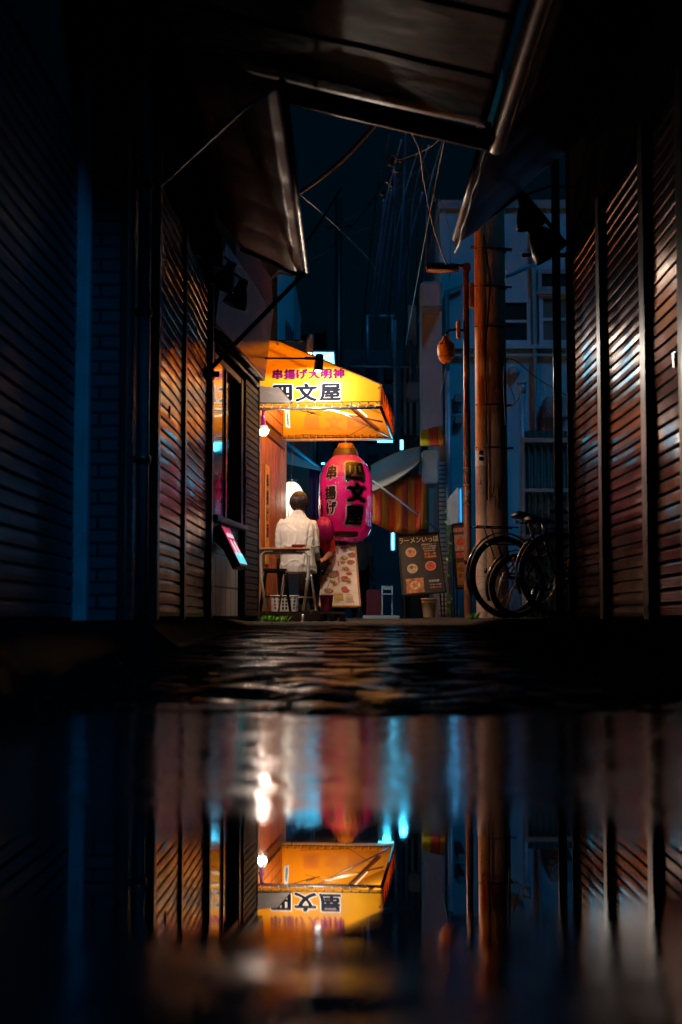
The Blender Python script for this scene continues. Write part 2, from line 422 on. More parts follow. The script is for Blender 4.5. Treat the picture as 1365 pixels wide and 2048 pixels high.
ma = bpy.data.materials.new('wet_asphalt'); ma.use_nodes = True; nt = ma.node_tree; L = nt.links; b = nt.nodes['Principled BSDF']
tc = nt.nodes.new('ShaderNodeTexCoord')
n1 = nt.nodes.new('ShaderNodeTexNoise'); n1.inputs['Scale'].default_value = 160; n1.inputs['Detail'].default_value = 3; L.new(tc.outputs['Object'], n1.inputs['Vector'])
mp = nt.nodes.new('ShaderNodeMapping'); mp.inputs['Scale'].default_value = (1, 2.4, 1); L.new(tc.outputs['Object'], mp.inputs[0])
n2 = nt.nodes.new('ShaderNodeTexNoise'); n2.inputs['Scale'].default_value = 4.5; n2.inputs['Detail'].default_value = 5; L.new(mp.outputs[0], n2.inputs['Vector'])
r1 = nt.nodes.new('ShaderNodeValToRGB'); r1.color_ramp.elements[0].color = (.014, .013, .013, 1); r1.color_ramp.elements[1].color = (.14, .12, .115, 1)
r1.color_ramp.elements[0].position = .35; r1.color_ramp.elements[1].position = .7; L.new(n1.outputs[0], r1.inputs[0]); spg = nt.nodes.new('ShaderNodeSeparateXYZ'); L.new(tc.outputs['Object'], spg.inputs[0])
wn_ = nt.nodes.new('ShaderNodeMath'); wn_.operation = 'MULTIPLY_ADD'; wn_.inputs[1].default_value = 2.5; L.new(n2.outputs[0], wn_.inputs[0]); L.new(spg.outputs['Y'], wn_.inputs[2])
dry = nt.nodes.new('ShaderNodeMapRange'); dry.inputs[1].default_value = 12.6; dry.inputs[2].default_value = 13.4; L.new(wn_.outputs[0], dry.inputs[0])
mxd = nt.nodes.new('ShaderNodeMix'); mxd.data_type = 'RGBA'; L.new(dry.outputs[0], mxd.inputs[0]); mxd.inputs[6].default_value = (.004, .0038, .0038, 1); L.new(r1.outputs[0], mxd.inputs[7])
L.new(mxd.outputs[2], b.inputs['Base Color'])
r2 = nt.nodes.new('ShaderNodeMapRange'); r2.inputs[1].default_value = .42; r2.inputs[2].default_value = .58; r2.inputs[3].default_value = .20; r2.inputs[4].default_value = .75
L.new(n2.outputs[0], r2.inputs[0]); L.new(r2.outputs[0], b.inputs['Roughness'])
bp = nt.nodes.new('ShaderNodeBump'); bp.inputs['Strength'].default_value = .7; bp.inputs['Distance'].default_value = .006; L.new(n1.outputs[0], bp.inputs['Height']); L.new(bp.outputs[0], b.inputs['Normal'])
wm_ = nt.nodes.new('ShaderNodeMapRange'); wm_.inputs[1].default_value = .50; wm_.inputs[2].default_value = .43; L.new(n2.outputs[0], wm_.inputs[0])
hz_ = nt.nodes.new('ShaderNodeMapRange'); hz_.inputs[1].default_value = .22; hz_.inputs[2].default_value = .16; L.new(spg.outputs['Z'], hz_.inputs[0])
ml_ = nt.nodes.new('ShaderNodeMath'); ml_.operation = 'MULTIPLY'; L.new(wm_.outputs[0], ml_.inputs[0]); L.new(hz_.outputs[0], ml_.inputs[1])
ml2 = nt.nodes.new('ShaderNodeMath'); ml2.operation = 'MULTIPLY_ADD'; ml2.inputs[1].default_value = .34; ml2.inputs[2].default_value = .006; xa_ = nt.nodes.new('ShaderNodeMath'); xa_.operation = 'ABSOLUTE'; L.new(spg.outputs['X'], xa_.inputs[0])
xm_ = nt.nodes.new('ShaderNodeMapRange'); xm_.inputs[1].default_value = .85; xm_.inputs[2].default_value = .35; L.new(xa_.outputs[0], xm_.inputs[0])
ml3 = nt.nodes.new('ShaderNodeMath'); ml3.operation = 'MULTIPLY'; L.new(ml_.outputs[0], ml3.inputs[0]); L.new(xm_.outputs[0], ml3.inputs[1]); L.new(ml3.outputs[0], ml2.inputs[0])
df_ = nt.nodes.new('ShaderNodeBsdfDiffuse'); gl_ = nt.nodes.new('ShaderNodeBsdfGlossy'); gl_.inputs['Roughness'].default_value = .17
mx_ = nt.nodes.new('ShaderNodeMixShader'); L.new(mxd.outputs[2], df_.inputs[0]); L.new(bp.outputs[0], df_.inputs['Normal'])
bp2 = nt.nodes.new('ShaderNodeBump'); bp2.inputs['Strength'].default_value = .3; bp2.inputs['Distance'].default_value = .003; L.new(n1.outputs[0], bp2.inputs['Height']); L.new(bp2.outputs[0], gl_.inputs['Normal'])
L.new(ml2.outputs[0], mx_.inputs[0]); L.new(df_.outputs[0], mx_.inputs[1]); L.new(gl_.outputs[0], mx_.inputs[2]); L.new(mx_.outputs[0], nt.nodes['Material Output'].inputs[0])
nt.nodes.remove(b)
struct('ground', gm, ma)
gr_ = random.Random(11); gmb = MB()  # grit added to give the alley floor its sparkles
for i in range(900):
    y = 4.1+9*gr_.random()**1.3; x = gr_.uniform(-1.0, 1.3); r_ = gr_.uniform(.002, .007)*(1 if gr_.random() < .93 else 2)
    z = max(gz(x, y), 0)+r_*.25
    n0 = len(gmb.v)
    o6 = [(1, 0, 0), (0, 1, 0), (-1, 0, 0), (0, -1, 0), (0, 0, .8), (0, 0, -.6)]
    gmb.add([(x+a*r_*gr_.uniform(.7, 1.3), y+b_*r_*gr_.uniform(.7, 1.3), z+c*r_) for a, b_, c in o6], [(0, 1, 4), (1, 2, 4), (2, 3, 4), (3, 0, 4), (1, 0, 5), (2, 1, 5), (3, 2, 5), (0, 3, 5)])
go_ = struct('gravel', gmb, mat('sparkle_grit', (.05, .045, .04), rough=.18)); go_['kind'] = 'stuff'; go_['label'] = 'wet grit added for sparkle, scattered over the dark alley floor'; go_['category'] = 'gravel'
# puddle: clear water in a band, a rougher wet film elsewhere
mw = bpy.data.materials.new('puddle_water'); mw.use_nodes = True; nt = mw.node_tree; L = nt.links; b = nt.nodes['Principled BSDF']
b.inputs['Base Color'].default_value = (.004, .0045, .006, 1); b.inputs['IOR'].default_value = 1.6; b.inputs['Specular IOR Level'].default_value = 1.
tc = nt.nodes.new('ShaderNodeTexCoord'); sp = nt.nodes.new('ShaderNodeSeparateXYZ'); L.new(tc.outputs['Object'], sp.inputs[0])
def mth(op, a, b_=None, c=None):
    n = nt.nodes.new('ShaderNodeMath'); n.operation = op
    for i, v in enumerate((a, b_, c)):
        if v is None: continue
        if isinstance(v, (int, float)): n.inputs[i].default_value = v
        else: L.new(v, n.inputs[i])
    return n.outputs[0]
nz = nt.nodes.new('ShaderNodeTexNoise'); nz.inputs['Scale'].default_value = 3.2; nz.inputs['Detail'].default_value = 4
mp = nt.nodes.new('ShaderNodeMapping'); mp.inputs['Scale'].default_value = (1, 1.6, 1); L.new(tc.outputs['Object'], mp.inputs[0]); L.new(mp.outputs[0], nz.inputs['Vector'])
yy = mth('ADD', sp.outputs['Y'], mth('MULTIPLY', mth('SUBTRACT', nz.outputs[0], .5), .45))
dy = mth('ABSOLUTE', mth('SUBTRACT', yy, 1.62))
dx = mth('MULTIPLY', mth('ABSOLUTE', mth('SUBTRACT', sp.outputs['X'], .02)), .32)
dd = mth('ADD', dy, dx)
mr = nt.nodes.new('ShaderNodeMapRange'); mr.inputs[1].default_value = .27; mr.inputs[2].default_value = .62; mr.inputs[3].default_value = .0; mr.inputs[4].default_value = 1.
L.new(dd, mr.inputs[0])
n5 = nt.nodes.new('ShaderNodeTexNoise'); n5.inputs['Scale'].default_value = 5; n5.inputs['Detail'].default_value = 5
mp5 = nt.nodes.new('ShaderNodeMapping'); mp5.inputs['Scale'].default_value = (1.2, 1.6, 1); L.new(tc.outputs['Object'], mp5.inputs[0]); L.new(mp5.outputs[0], n5.inputs['Vector'])
r5 = nt.nodes.new('ShaderNodeMapRange'); r5.inputs[1].default_value = .36; r5.inputs[2].default_value = .62; r5.inputs[3].default_value = .03; r5.inputs[4].default_value = .16; L.new(n5.outputs[0], r5.inputs[0])
L.new(mth('ADD', mth('MULTIPLY', mr.outputs[0], r5.outputs[0]), .012), b.inputs['Roughness'])
n3 = nt.nodes.new('ShaderNodeTexNoise'); n3.inputs['Scale'].default_value = 9; n3.inputs['Detail'].default_value = 3; L.new(mp.outputs[0], n3.inputs['Vector'])
m3 = nt.nodes.new('ShaderNodeMapRange'); m3.inputs[1].default_value = .26; m3.inputs[2].default_value = .7; m3.inputs[3].default_value = .0; m3.inputs[4].default_value = .5
L.new(dd, m3.inputs[0]); bp = nt.nodes.new('ShaderNodeBump'); bp.inputs['Distance'].default_value = .006
L.new(m3.outputs[0], bp.inputs['Strength']); L.new(n3.outputs[0], bp.inputs['Height']); L.new(bp.outputs[0], b.inputs['Normal'])
struct('puddle_water', MB().add([(-1.3, -1.6, 0), (1.7, -1.6, 0), (1.7, 6.5, 0), (-1.3, 6.5, 0)], [(0, 1, 2, 3)]), mw)

# ------------------------------------------------------------------ rolling shutters
def shutter_mb(X, sgn, y0, y1, z0, z1, pitch=.075, ribs=False, seed=0):
    """sgn=+1: faces +x. corrugated slats with dents"""
    prof = [(-.008, 0), (.0095, .0015), (.0122, .006), (.0130, .032), (.0118, .0585), (.009, .063), (-.008, .0645)]
    if ribs:
        prof = [(0, 0), (.011, .006)]+[(.0125+(.0014 if k % 2 else 0), .010+k*.0062) for k in range(9)]+[(.0095, .0665), (-.008, .068)]
    n = int((z1-z0)/pitch); ny = max(6, int((y1-y0)/.03)); vs = []; rows = 0
    for k in range(n):
        for (o, h) in prof:
            for j in range(ny+1):
                y = y0+(y1-y0)*j/ny; z = z0+k*pitch+h
                d = .006*noise.noise(Vector((y*1.6+seed, z*1.4, seed)))+.0015*noise.noise(Vector((y*3, z*5, seed+5)))
                zz = z+.006*noise.noise(Vector((y*1.1, z*.8, seed+11)))*(1 if z < 2 else .3)
                vs.append((X+sgn*(o+d), y, zz))
            rows += 1
    fs = [(i*(ny+1)+j, (i+1)*(ny+1)+j, (i+1)*(ny+1)+j+1, i*(ny+1)+j+1) for i in range(rows-1) for j in range(ny)]
    return MB().add(vs, fs, False)
XL, XR, XN = -1.13, 1.73, -1.40
# near left shop
nb = thing('shop_building', 'unlit shop with a dark blue rolling shutter, nearest on the left', 'building', (-1.5, 4.5, .25))
part('wall', MB().box(-2.6, XN-.03, -4, 7.2, -.1, 9).box(XN-.03, XN, -4, 2.0, -.1, 7).box(XN-.028, XN+.02, 2.0, 7.2, 2.75, 7), M['plaster'], nb)
part('rolling_shutter', shutter_mb(XN, 1, 2.0, 7.12, .27, 2.75, seed=3), M['shutter_dark'], nb)
part('guide_rail', MB().bbox(XN, XN+.05, 7.12, 7.2, .25, 2.9, .008), M['rail_blue'], nb)
part('tiled_pier', MB().box(-2.6, -1.16, 7.25, 8.0, -.1, 9), M['pier_tile'], nb)
part('corner_trim', MB().bbox(-1.185, -1.150, 7.235, 7.27, .2, 6.9, .008), M['rail'], nb)
part('door_post', MB().bbox(-1.40, -1.33, 7.16, 7.24, .24, 3.1, .01), M['rail_blue'], nb)
dp = thing('drain_pipe', 'pale drain pipe coloured by blue light, standing in front of the dark tiled pier', 'drain pipe', (-1.12, 7.55, .25))
part('pipe', MB().tube([(-1.115, 7.60, .25), (-1.115, 7.60, 3.3), (-1.115, 7.60, 6.5)], .034, 12), M['rail_blue'], dp)
for z in (1.1, 1.9, 2.6): part('bracket', MB().tube([(-1.115, 7.60, z), (-1.115, 7.60, z+.04)], .045, 12).box(-1.17, -1.11, 7.57, 7.63, z+.005, z+.03), M['rail'], dp)
# mid left shop with two shutters
mb_ = thing('shop_building', 'shop with two closed corrugated shutters catching the orange awning light', 'building', (-1.2, 9.6, .25))
part('wall', MB().box(-2.6, XL-.03, 8.0, 11.3, -.1, 9).box(XL-.03, XL+.03, 8.0, 11.3, 2.95, 6.6), M['plaster'], mb_)
part('rolling_shutter', shutter_mb(XL, 1, 8.1, 9.44, .27, 2.95, seed=1), M['shutter'], mb_)
part('rolling_shutter', shutter_mb(XL, 1, 9.56, 11.12, .27, 2.95, seed=2), M['shutter'], mb_)
part('guide_rail', MB().bbox(XL-.02, XL+.045, 8.0, 8.09, .25, 2.98, .008), M['rail'], mb_)
part('guide_rail', MB().bbox(XL-.02, XL+.03, 9.45, 9.55, .25, 2.98, .008), M['blackmetal'], mb_)
part('guide_rail', MB().bbox(XL-.02, XL+.045, 11.13, 11.27, .25, 3.2, .012), M['rail'], mb_)
part('shutter_lock', MB().bbox(XL+.008, XL+.02, 8.72, 8.76, 1.50, 1.58, .004), M['blackmetal'], mb_)
# right shop with three shutters
rb = thing('shop_building', 'long shop on the right with brown corrugated shutters', 'building', (1.8, 8.5, .25))
part('wall', MB().box(XR+.03, 7.0, 3, 10.98, -.1, 12).box(XR+.03, 7.0, -4, 3, -.1, 4.6).box(XR-.02, XR+.03, -4, 6.9, -.1, 3.05).box(XR-.03, XR+.03, 3, 10.98, 3.1, 12), M['plaster'], rb)  # unseen height and depth shaped to block the blue fill light, low behind camera
part('rolling_shutter', shutter_mb(XR, -1, 9.72, 10.86, .27, 3.1, seed=4), M['shutter'], rb)
part('rolling_shutter', shutter_mb(XR, -1, 8.28, 9.40, .27, 3.1, seed=5), M['shutter'], rb)
part('rolling_shutter', shutter_mb(XR, -1, 7.32, 7.98, .27, 3.1, ribs=True, seed=6), M['shutter'], rb, label='shutter with finely ribbed slats')
for y0, y1 in ((10.88, 10.96), (9.44, 9.68), (8.01, 8.25), (7.05, 7.29)):
    part('guide_rail', MB().bbox(XR-.05, XR+.02, y0, y0+(y1-y0)*.45, .25, 3.12, .008).bbox(XR-.03, XR+.02, y0+(y1-y0)*.5, y1, .25, 3.12, .004), M['rail'], rb)
part('padlock', MB().bbox(XR-.035, XR-.012, 7.36, 7.40, 1.58, 1.66, .006).torus((XR-.025, 7.38, 1.67), .013, .004, n=16), M['chrome'], rb)

# ------------------------------------------------------------------ canopies over the shutters
def canopy(name, label, prof, y0, y1, m, belly=0., ribs=4, sgn=1):
    x0, z0 = prof[0]
    t = thing(name, label, 'canopy', (prof[-1][0], (y0+y1)/2, prof[-1][1]))
    k = len(prof)-1
    def fn(u, v):
        i = min(int(v*k), k-1); w = v*k-i
        x = prof[i][0]*(1-w)+prof[i+1][0]*w; z = prof[i][1]*(1-w)+prof[i+1][1]*w
        y = y0+(y1-y0)*u
        z -= belly*abs(math.sin(u*ribs*math.pi))**.7*math.sin(v*math.pi)
        z += .006*noise.noise(Vector((x*3, y*3, 1)))
        return Vector((x, y, z))
    part('cover', thick(sheet(fn, 60, k*5), (0, 0, .006)), m, t)
    part('front_rail', MB().tube([(x0, y0, z0), (x0, y1, z0)], .022, 10), M['rail'], t)
    for i in range(ribs+1):
        y = y0+(y1-y0)*i/ribs
        part('rafter', MB().tube([(x, y, z+.02) for x, z in prof], .012, 6), M['blackmetal'], t)
    return t
pl = [(-.34, 2.985), (-.37, 2.965), (-.42, 2.965), (-.50, 3.00), (-.60, 3.06), (-.72, 3.11), (-.86, 3.17), (-1.00, 3.36), (-1.13, 3.62)]
cl = canopy('canopy', 'brown curved vinyl canopy above the left shutters', pl, 7.05, 11.0, M['canopy_l'], belly=.016, ribs=5)
part('support_arm', MB().tube([(-1.12, 11.02, 2.18), (-.36, 11.02, 2.97)], .019, 8), M['black'], cl)
part('support_arm', MB().tube([at(305, 385, 8.1), at(490, 215, 7.3), Vector((-.36, 7.07, 2.98))], .011, 8), M['rail_blue'], cl)
part('arm_bracket', MB().bbox(-1.13, -1.06, 10.94, 11.08, 2.13, 2.21, .01).tube([(-1.15, 11.02, 2.17), (-1.02, 11.02, 2.17)], .024, 8), M['black'], cl)
part('hem', MB().tube([(x, 11.0, z-.012) for x, z in pl[:7]], .014, 8), M['canopy_l'], cl)
pr = [(.83, 3.24), (.88, 3.22), (1.0, 3.30), (1.2, 3.50), (1.45, 3.72), (1.73, 3.95)]
cr = canopy('canopy', 'dark red vinyl canopy above the right shutters', pr, 8.42, 11.0, M['canopy_r'], belly=.02, ribs=3)
part('support_arm', MB().tube([(.86, 11.02, 3.24), (1.37, 11.02, 3.62), (1.70, 11.02, 3.2)], .022, 8), M['black'], cr)
part('rear_cover', thick(sheet(lambda u, v: Vector((.98+.75*v, 5.2+3.22*u, 3.27+.68*v)), 20, 6), (0, 0, .006)), M['canopy_r'], cr)
part('valance', thick(sheet(lambda u, v: Vector((.83-.005*math.sin(u*20), 8.42+2.58*u, 3.24-.13*v*(1+.05*math.sin(u*31)))), 40, 3), (.004, 0, 0)), M['canopy_r'], cr)
# overhead stained sheet roof crossing the alley
t = thing('roof_sheet', 'stained corrugated roof sheet crossing the top of the alley', 'roof sheet', (0, 7, 3.3))
def sheetz(x, y): return 3.20-.245*(x-.84)+.01*noise.noise(Vector((x*2, y*2, 0)))
for i, (ya, yb) in enumerate(((6.2, 6.85), (6.8, 7.62), (7.57, 8.38))):
    part('panel', thick(sheet(lambda u, v: Vector((-1.36+2.18*v, ya+(yb-ya)*u, sheetz(-1.36+2.18*v, ya+(yb-ya)*u)+.003*(2-i)+.004*u)), 16, 40), (0, 0, .006)), M['sheet'], t)
part('end_beam', MB().add([(-1.36, 8.36, sheetz(-1.36, 8)-.13), (.84, 8.36, 3.08), (.84, 8.36, 3.19), (-1.36, 8.36, sheetz(-1.36, 8)-.015), (-1.36, 8.42, sheetz(-1.36, 8)-.13), (.84, 8.42, 3.08), (.84, 8.42, 3.19), (-1.36, 8.42, sheetz(-1.36, 8)-.015)],
    [(0, 1, 2, 3), (7, 6, 5, 4), (0, 4, 5, 1), (1, 5, 6, 2), (2, 6, 7, 3), (3, 7, 4, 0)]), M['beam'], t)
part('beam_lip', MB().tube([(-1.36, 8.35, sheetz(-1.36, 8)-.135), (.84, 8.35, 3.075)], .010, 8), M['chrome'], t)
g = solo('gutter', thick(sheet(lambda u, v: Vector((.90+.062*math.cos(math.pi*(1+v)), 3.4+5.1*u, 3.16+.075*math.sin(math.pi*(1+v))+.003*noise.noise(Vector((u*20, v*3, 2))))), 50, 12), (0, 0, .004)), M['gutter'],
    'weathered half round gutter running along the right canopy edge', 'gutter')
# black post at the end of the right shutters with bracketed lamps
bp_ = thing('steel_post', 'slim black post standing beside the right shutters', 'post', (1.63, 11.05, .25))
part('shaft', MB().tube([(1.63, 11.05, .22), (1.63, 11.05, 3.9)], .034, 16), M['blackmetal'], bp_)
part('crossbar', MB().tube([(1.36, 11.05, 3.12), (1.75, 11.05, 3.12)], .018, 8), M['black'], bp_)
part('base_plate', MB().bbox(1.57, 1.69, 10.99, 11.11, .245, .27, .004), M['blackmetal'], bp_)
def horn_lamp(name, label, px, py, d, s, tilt, anchor, group=None, turn=0.):
    c = at(px, py, d); t = thing(name, label, 'lamp', c, group)
    Mx = Matrix.Translation(c) @ Matrix.Rotation(turn, 4, 'Z') @ Matrix.Rotation(tilt, 4, 'Y')
    m = MB().lathe([(.02*s, .11*s), (.034*s, .105*s), (.036*s, .05*s), (.05*s, .03*s), (.075*s, -.03*s), (.088*s, -.08*s), (.084*s, -.085*s), (.07*s, -.03*s), (.03*s, .02*s), (.001, .025*s)], n=20, M=Mx)
    part('shade', m, M['black'], t)
    top = Mx @ Vector((0, 0, .10*s)); an = Vector(anchor)
    part('bracket', MB().tube([top, (top+an)/2+Vector((0, 0, .04)), an], .009, 6), M['blackmetal'], t)
    return t
horn_lamp('horn_lamp', 'black horn lamp closest to the beige fascia, lowest of three', 478, 588, 11.05, 1.15, R(20), (-1.12, 11.0, 3.05), 'black horn lamps under the left canopy')
horn_lamp('horn_lamp', 'black horn lamp under the left canopy, middle of three', 452, 553, 10.3, 1.1, R(24), (-1.12, 10.3, 3.0), 'black horn lamps under the left canopy')
horn_lamp('horn_lamp', 'black horn lamp under the left canopy, highest of three', 428, 496, 9.7, 1.1, R(18), (-1.12, 9.6, 3.1), 'black horn lamps under the left canopy')
horn_lamp('horn_lamp', 'bulky black lamp hanging beside the slim black post', 1084, 478, 10.8, 1.7, R(-35), (1.62, 11.0, 3.15))
horn_lamp('horn_lamp', 'dark lamp high under the right canopy, above the bulky one', 1056, 425, 10.4, 1.3, R(-15), (1.70, 10.5, 3.5))

# ------------------------------------------------------------------ window shop (walls turned with the bending lane)
UA = Vector((.0914, 1, 0)).normalized(); VA = Vector((UA.y, -UA.x, 0)); O1 = Vector((XL, 11.3, 0))
def F1(a, b, z): return O1+UA*a+VA*b+Vector((0, 0, z))
M1 = Matrix(((VA.x, UA.x, 0, O1.x), (VA.y, UA.y, 0, O1.y), (0, 0, 1, 0), (0, 0, 0, 1)))   # local (b, a, z) -> world
ws = thing('window_shop', 'small shop with timber window over white tiles and beige fascia', 'building', F1(1.3, 0, .25))
part('wall', MB().box(-1.6, -.06, 0, 2.60, -.1, 9, M=M1).box(-.06, 0.0, 0, 2.64, 2.42, 2.62, M=M1), M['plaster'], ws)
part('tiled_wall', MB().box(-.06, 0, .02, 1.42, .1, 1.05, M=M1), M['white_tile'], ws)
part('plinth', MB().box(-.02, .02, .0, 2.56, .1, .28, M=M1), M['plaster'], ws)
wf = part('window', MB().bbox(-.05, .03, .02, .05, 1.09, 2.42, .006, M=M1).bbox(-.05, .035, 1.36, 1.50, 1.09, 2.42, .01, M=M1).bbox(-.05, .02, .66, .70, 1.09, 2.42, .006, M=M1)
    .bbox(-.05, .03, .09, 1.36, 2.36, 2.42, .006, M=M1), M['wood_frame'], ws)
part('pane', MB().box(.020, .026, .05, .47, 1.09, 2.38, M=M1), M['glass_dark'], wf)
part('mullion', MB().bbox(-.04, .03, .47, .50, 1.09, 2.42, .005, M=M1), M['wood_frame'], wf)
part('pane', MB().box(-.045, -.03, .50, .66, 1.09, 2.36, M=M1).box(-.045, -.03, .70, 1.36, 1.09, 2.36, M=M1), M['glass_dark'], wf)
part('sill', MB().bbox(-.05, .075, .02, 1.56, 1.045, 1.09, .008, M=M1), M['wood_frame'], wf)
m = MB()
for k in range(36): m.bbox(-.06, .05+.004*random.random(), 1.50, 2.25, .28+k*.06, .28+k*.06+.056, .006, M=M1)
part('timber_cladding', m, M['wood_dark'], ws)
part('edge_trim', MB().bbox(-.06, .062, 2.25, 2.28, .25, 2.44, .006, M=M1), M['chrome'], ws)
# fascia board, leaning out and up
fp = [(.05, 2.64), (.13, 3.29), (.11, 3.63), (-.05, 3.9), (-.05, 2.64)]
def extr(prof, a0, a1, F):
    n = len(prof); v = [F(a0, b, z) for b, z in prof]+[F(a1, b, z) for b, z in prof]
    return MB().add(v, [list(range(n))[::-1], list(range(n, 2*n))]+[(i, (i+1) % n, (i+1) % n+n, i+n) for i in range(n)])
part('fascia', extr([(.05, 2.64), (.13, 3.29), (-.05, 3.29), (-.05, 2.64)], -.0, 2.66, F1), M['fascia'], ws)
part('upper_fascia', extr([(.13, 3.293), (.11, 3.63), (-.05, 3.9), (-.05, 3.293)], .5, 2.66, F1), M['fascia_top'], ws)
part('soffit_rail', MB().tube([F1(.0, .09, 2.56), F1(2.3, .09, 2.56)], .012, 8).tube([F1(.0, .04, 2.50), F1(2.3, .04, 2.50)], .016, 8), M['rail'], ws)
part('soffit', MB().box(-.05, .05, 0, 2.64, 2.60, 2.637, M=M1), M['wood_dark'], ws)
# lit menu box on the tiled wall
mbx = thing('menu_lightbox', 'tilted lit menu box with pink and cyan picture on white tiles', 'menu box', F1(.4, .1, .7))
c0 = F1(.47, .13, .86); up = (Vector((0, 0, 1))-VA*.50).normalized(); nn = UA.cross(up)*-1
if nn.dot(VA) < 0: nn = -nn
def LB(u, v, w): return c0+UA*u*.42+up*v+nn*w
def lbox(u0, u1, v0, v1, w0, w1): 
    v = [LB(u, q, w) for w in (w0, w1) for q in (v0, v1) for u in (u0, u1)]
    return MB().add(v, [(0, 2, 3, 1), (4, 5, 7, 6), (0, 1, 5, 4), (2, 6, 7, 3), (0, 4, 6, 2), (1, 3, 7, 5)])
part('case', lbox(-.45, .45, -.19, .19, -.07, 0), M['black'], mbx)
sc_ = part('lit_panel', lbox(-.43, .43, -.17, .17, .001, .004), emissive('menu_glow_pink', (.6, .03, .14), .7), mbx)
part('picture', lbox(-.43, .43, -.17, -.07, .0045, .006), emissive('menu_glow_cyan', (.10, .75, .85), 1.1), mbx)
m = MB()
for (u, v, r) in ((-.2, -.02, .09), (.15, -.03, .10)):
    m.add([LB(u+r*math.cos(a/16*2*math.pi), v+r*.8*math.sin(a/16*2*math.pi), .0075) for a in range(16)], [list(range(16))])
for k in range(5): m.add([LB(-.35+k*.15, .07, .0075), LB(-.25+k*.15, .07, .0075), LB(-.25+k*.15, .11+.02*(k % 2), .0075), LB(-.35+k*.15, .10, .0075)], [(0, 1, 2, 3)])
part('menu_pictures', m, emissive('menu_glow_white', (.75, .85, .80), 1.), mbx)
part('wall_bracket', MB().tube([LB(-.3, 0, -.07), F1(.32, 0, .9)], .012, 6).tube([LB(.3, 0, -.07), F1(.92, 0, .9)], .012, 6), M['black'], mbx)

# ------------------------------------------------------------------ skewer shop with wooden wall
ss = thing('skewer_shop', 'skewer shop front of orange cedar boards with sliding glass door', 'building', F1(4.2, -.2, .25))
m = MB()
for k in range(26):
    a0 = 2.70+k*.135
    if 3.0 < a0 < 4.0: continue
    if a0 > 5.9: break
    m.bbox(-.30, -.20+.003*random.random(), a0, a0+.131, .3, 2.28, .004, M=M1)
part('board_wall', m, M['wood'], ss)
m = MB()
for k in range(6): m.bbox(-.30, -.17, 2.66, 5.86, 2.42+k*.12, 2.42+k*.12+.115, .005, M=M1)
part('upper_boards', m, M['wood'], ss)
m = MB()
for k in range(55): m.box(-.26, -.18, 2.7+k*.058, 2.7+k*.058+.036, 2.30, 2.40, M=M1)
part('lintel_slats', m, M['wood_frame'], ss)
part('core_wall', MB().box(-2.2, -.31, 2.66, 6.0, -.1, 8.2, M=M1), M['plaster'], ss)
dr = part('sliding_door', MB().bbox(-.29, -.23, 3.02, 3.08, .33, 2.28, .006, M=M1).bbox(-.29, -.23, 3.92, 3.99, .33, 2.28, .006, M=M1).bbox(-.29, -.235, 3.08, 3.92, .33, .95, .006, M=M1).bbox(-.29, -.23, 3.08, 3.92, 2.2, 2.28, .006, M=M1), M['wood'], ss)
part('pane', MB().box(-.27, -.255, 3.08, 3.92, .95, 2.2, M=M1), mat('door_glass', (.12, .10, .07), rough=.08, spec=.8), dr)
part('corner_post', MB().bbox(-.31, -.195, 5.92, 6.04, .25, 3.1, .012, M=M1), M['wood'], ss)
# poster
po = thing('poster', 'tall narrow yellow poster with brush lettering on the cedar wall', 'poster', F1(4.45, -.19, 1.0))
part('sheet', MB().box(-.190, -.185, 4.28, 4.55, .85, 1.95, M=M1), mat('poster_yellow', (.75, .42, .05), rough=.5), po)
m = MB(); m2 = MB()
for k, ch in enumerate('串揚げ'): letters(m, ch, .17, .008, plane_place(F1(4.41, -.184, 1.78-k*.19), UA*1, (0, 0, 1), VA), nsteps=6)
letters(m2, '酒', .16, .008, plane_place(F1(4.41, -.184, 1.22), UA*1, (0, 0, 1), VA), nsteps=6)
part('lettering', m, M['black_ink'], po); part('lettering', m2, M['purple_ink'], po, label='purple lettering')
# ------------------------------------------------------------------ the yellow awning
NEAR, FAR = 14.2, 16.75
cA = Vector((px_(765, NEAR), NEAR, 0)); U2 = (Vector((px_(790, FAR), FAR, 0))-cA); LEN = U2.length; U2.normalize(); V2 = Vector((U2.y, -U2.x, 0))
zb = pz(815, NEAR); zc = pz(770, NEAR); zt = pz(684, NEAR)
PW = 1.42                         # projection from the wall
def A(a, b, z): return cA+U2*a+V2*(b-PW)+Vector((0, 0, z))       # b: 0 at wall, PW at the street edge
slope_b = PW-(765-553)/2844*NEAR
aw = thing('awning', 'bright yellow box awning with brush lettering over the skewer shop', 'awning', A(0, 0, zb))
def side_panel(a):
    def fn(u, v):
        b = PW*u
        top = zc+(zt+.03-zc)*min(1, (PW-b)/(PW-slope_b)) if b > slope_b else zt+.03+.02*(slope_b-b)
        z = zb+.03+(top-zb-.03)*v
        return A(a+.006*noise.noise(Vector((b*3, z*3, a)))*math.sin(math.pi*v), b, z)
    return thick(sheet(fn, 40, 16), U2*.002)
part('side_panel', side_panel(0), M['yellow'], aw)
part('far_panel', side_panel(LEN), M['yellow'], aw)
part('front_panel', thick(sheet(lambda u, v: A(LEN*u, PW, zb+.03+(zc-zb-.03+.02*u)*v)+V2*(-.02+.02*v), 20, 6), -V2*.002), M['yellow_side'], aw)
part('top_panel', thick(sheet(lambda u, v: A(LEN*u, PW*v, (zc+(zt+.03-zc)*(PW-PW*v)/(PW-slope_b)) if PW*v > slope_b else zt+.03+.02*(slope_b-PW*v))-Vector((0, 0, .012*math.sin(u*math.pi)*math.sin(v*3.14))), 16, 30), (0, 0, .002)), M['yellow'], aw)
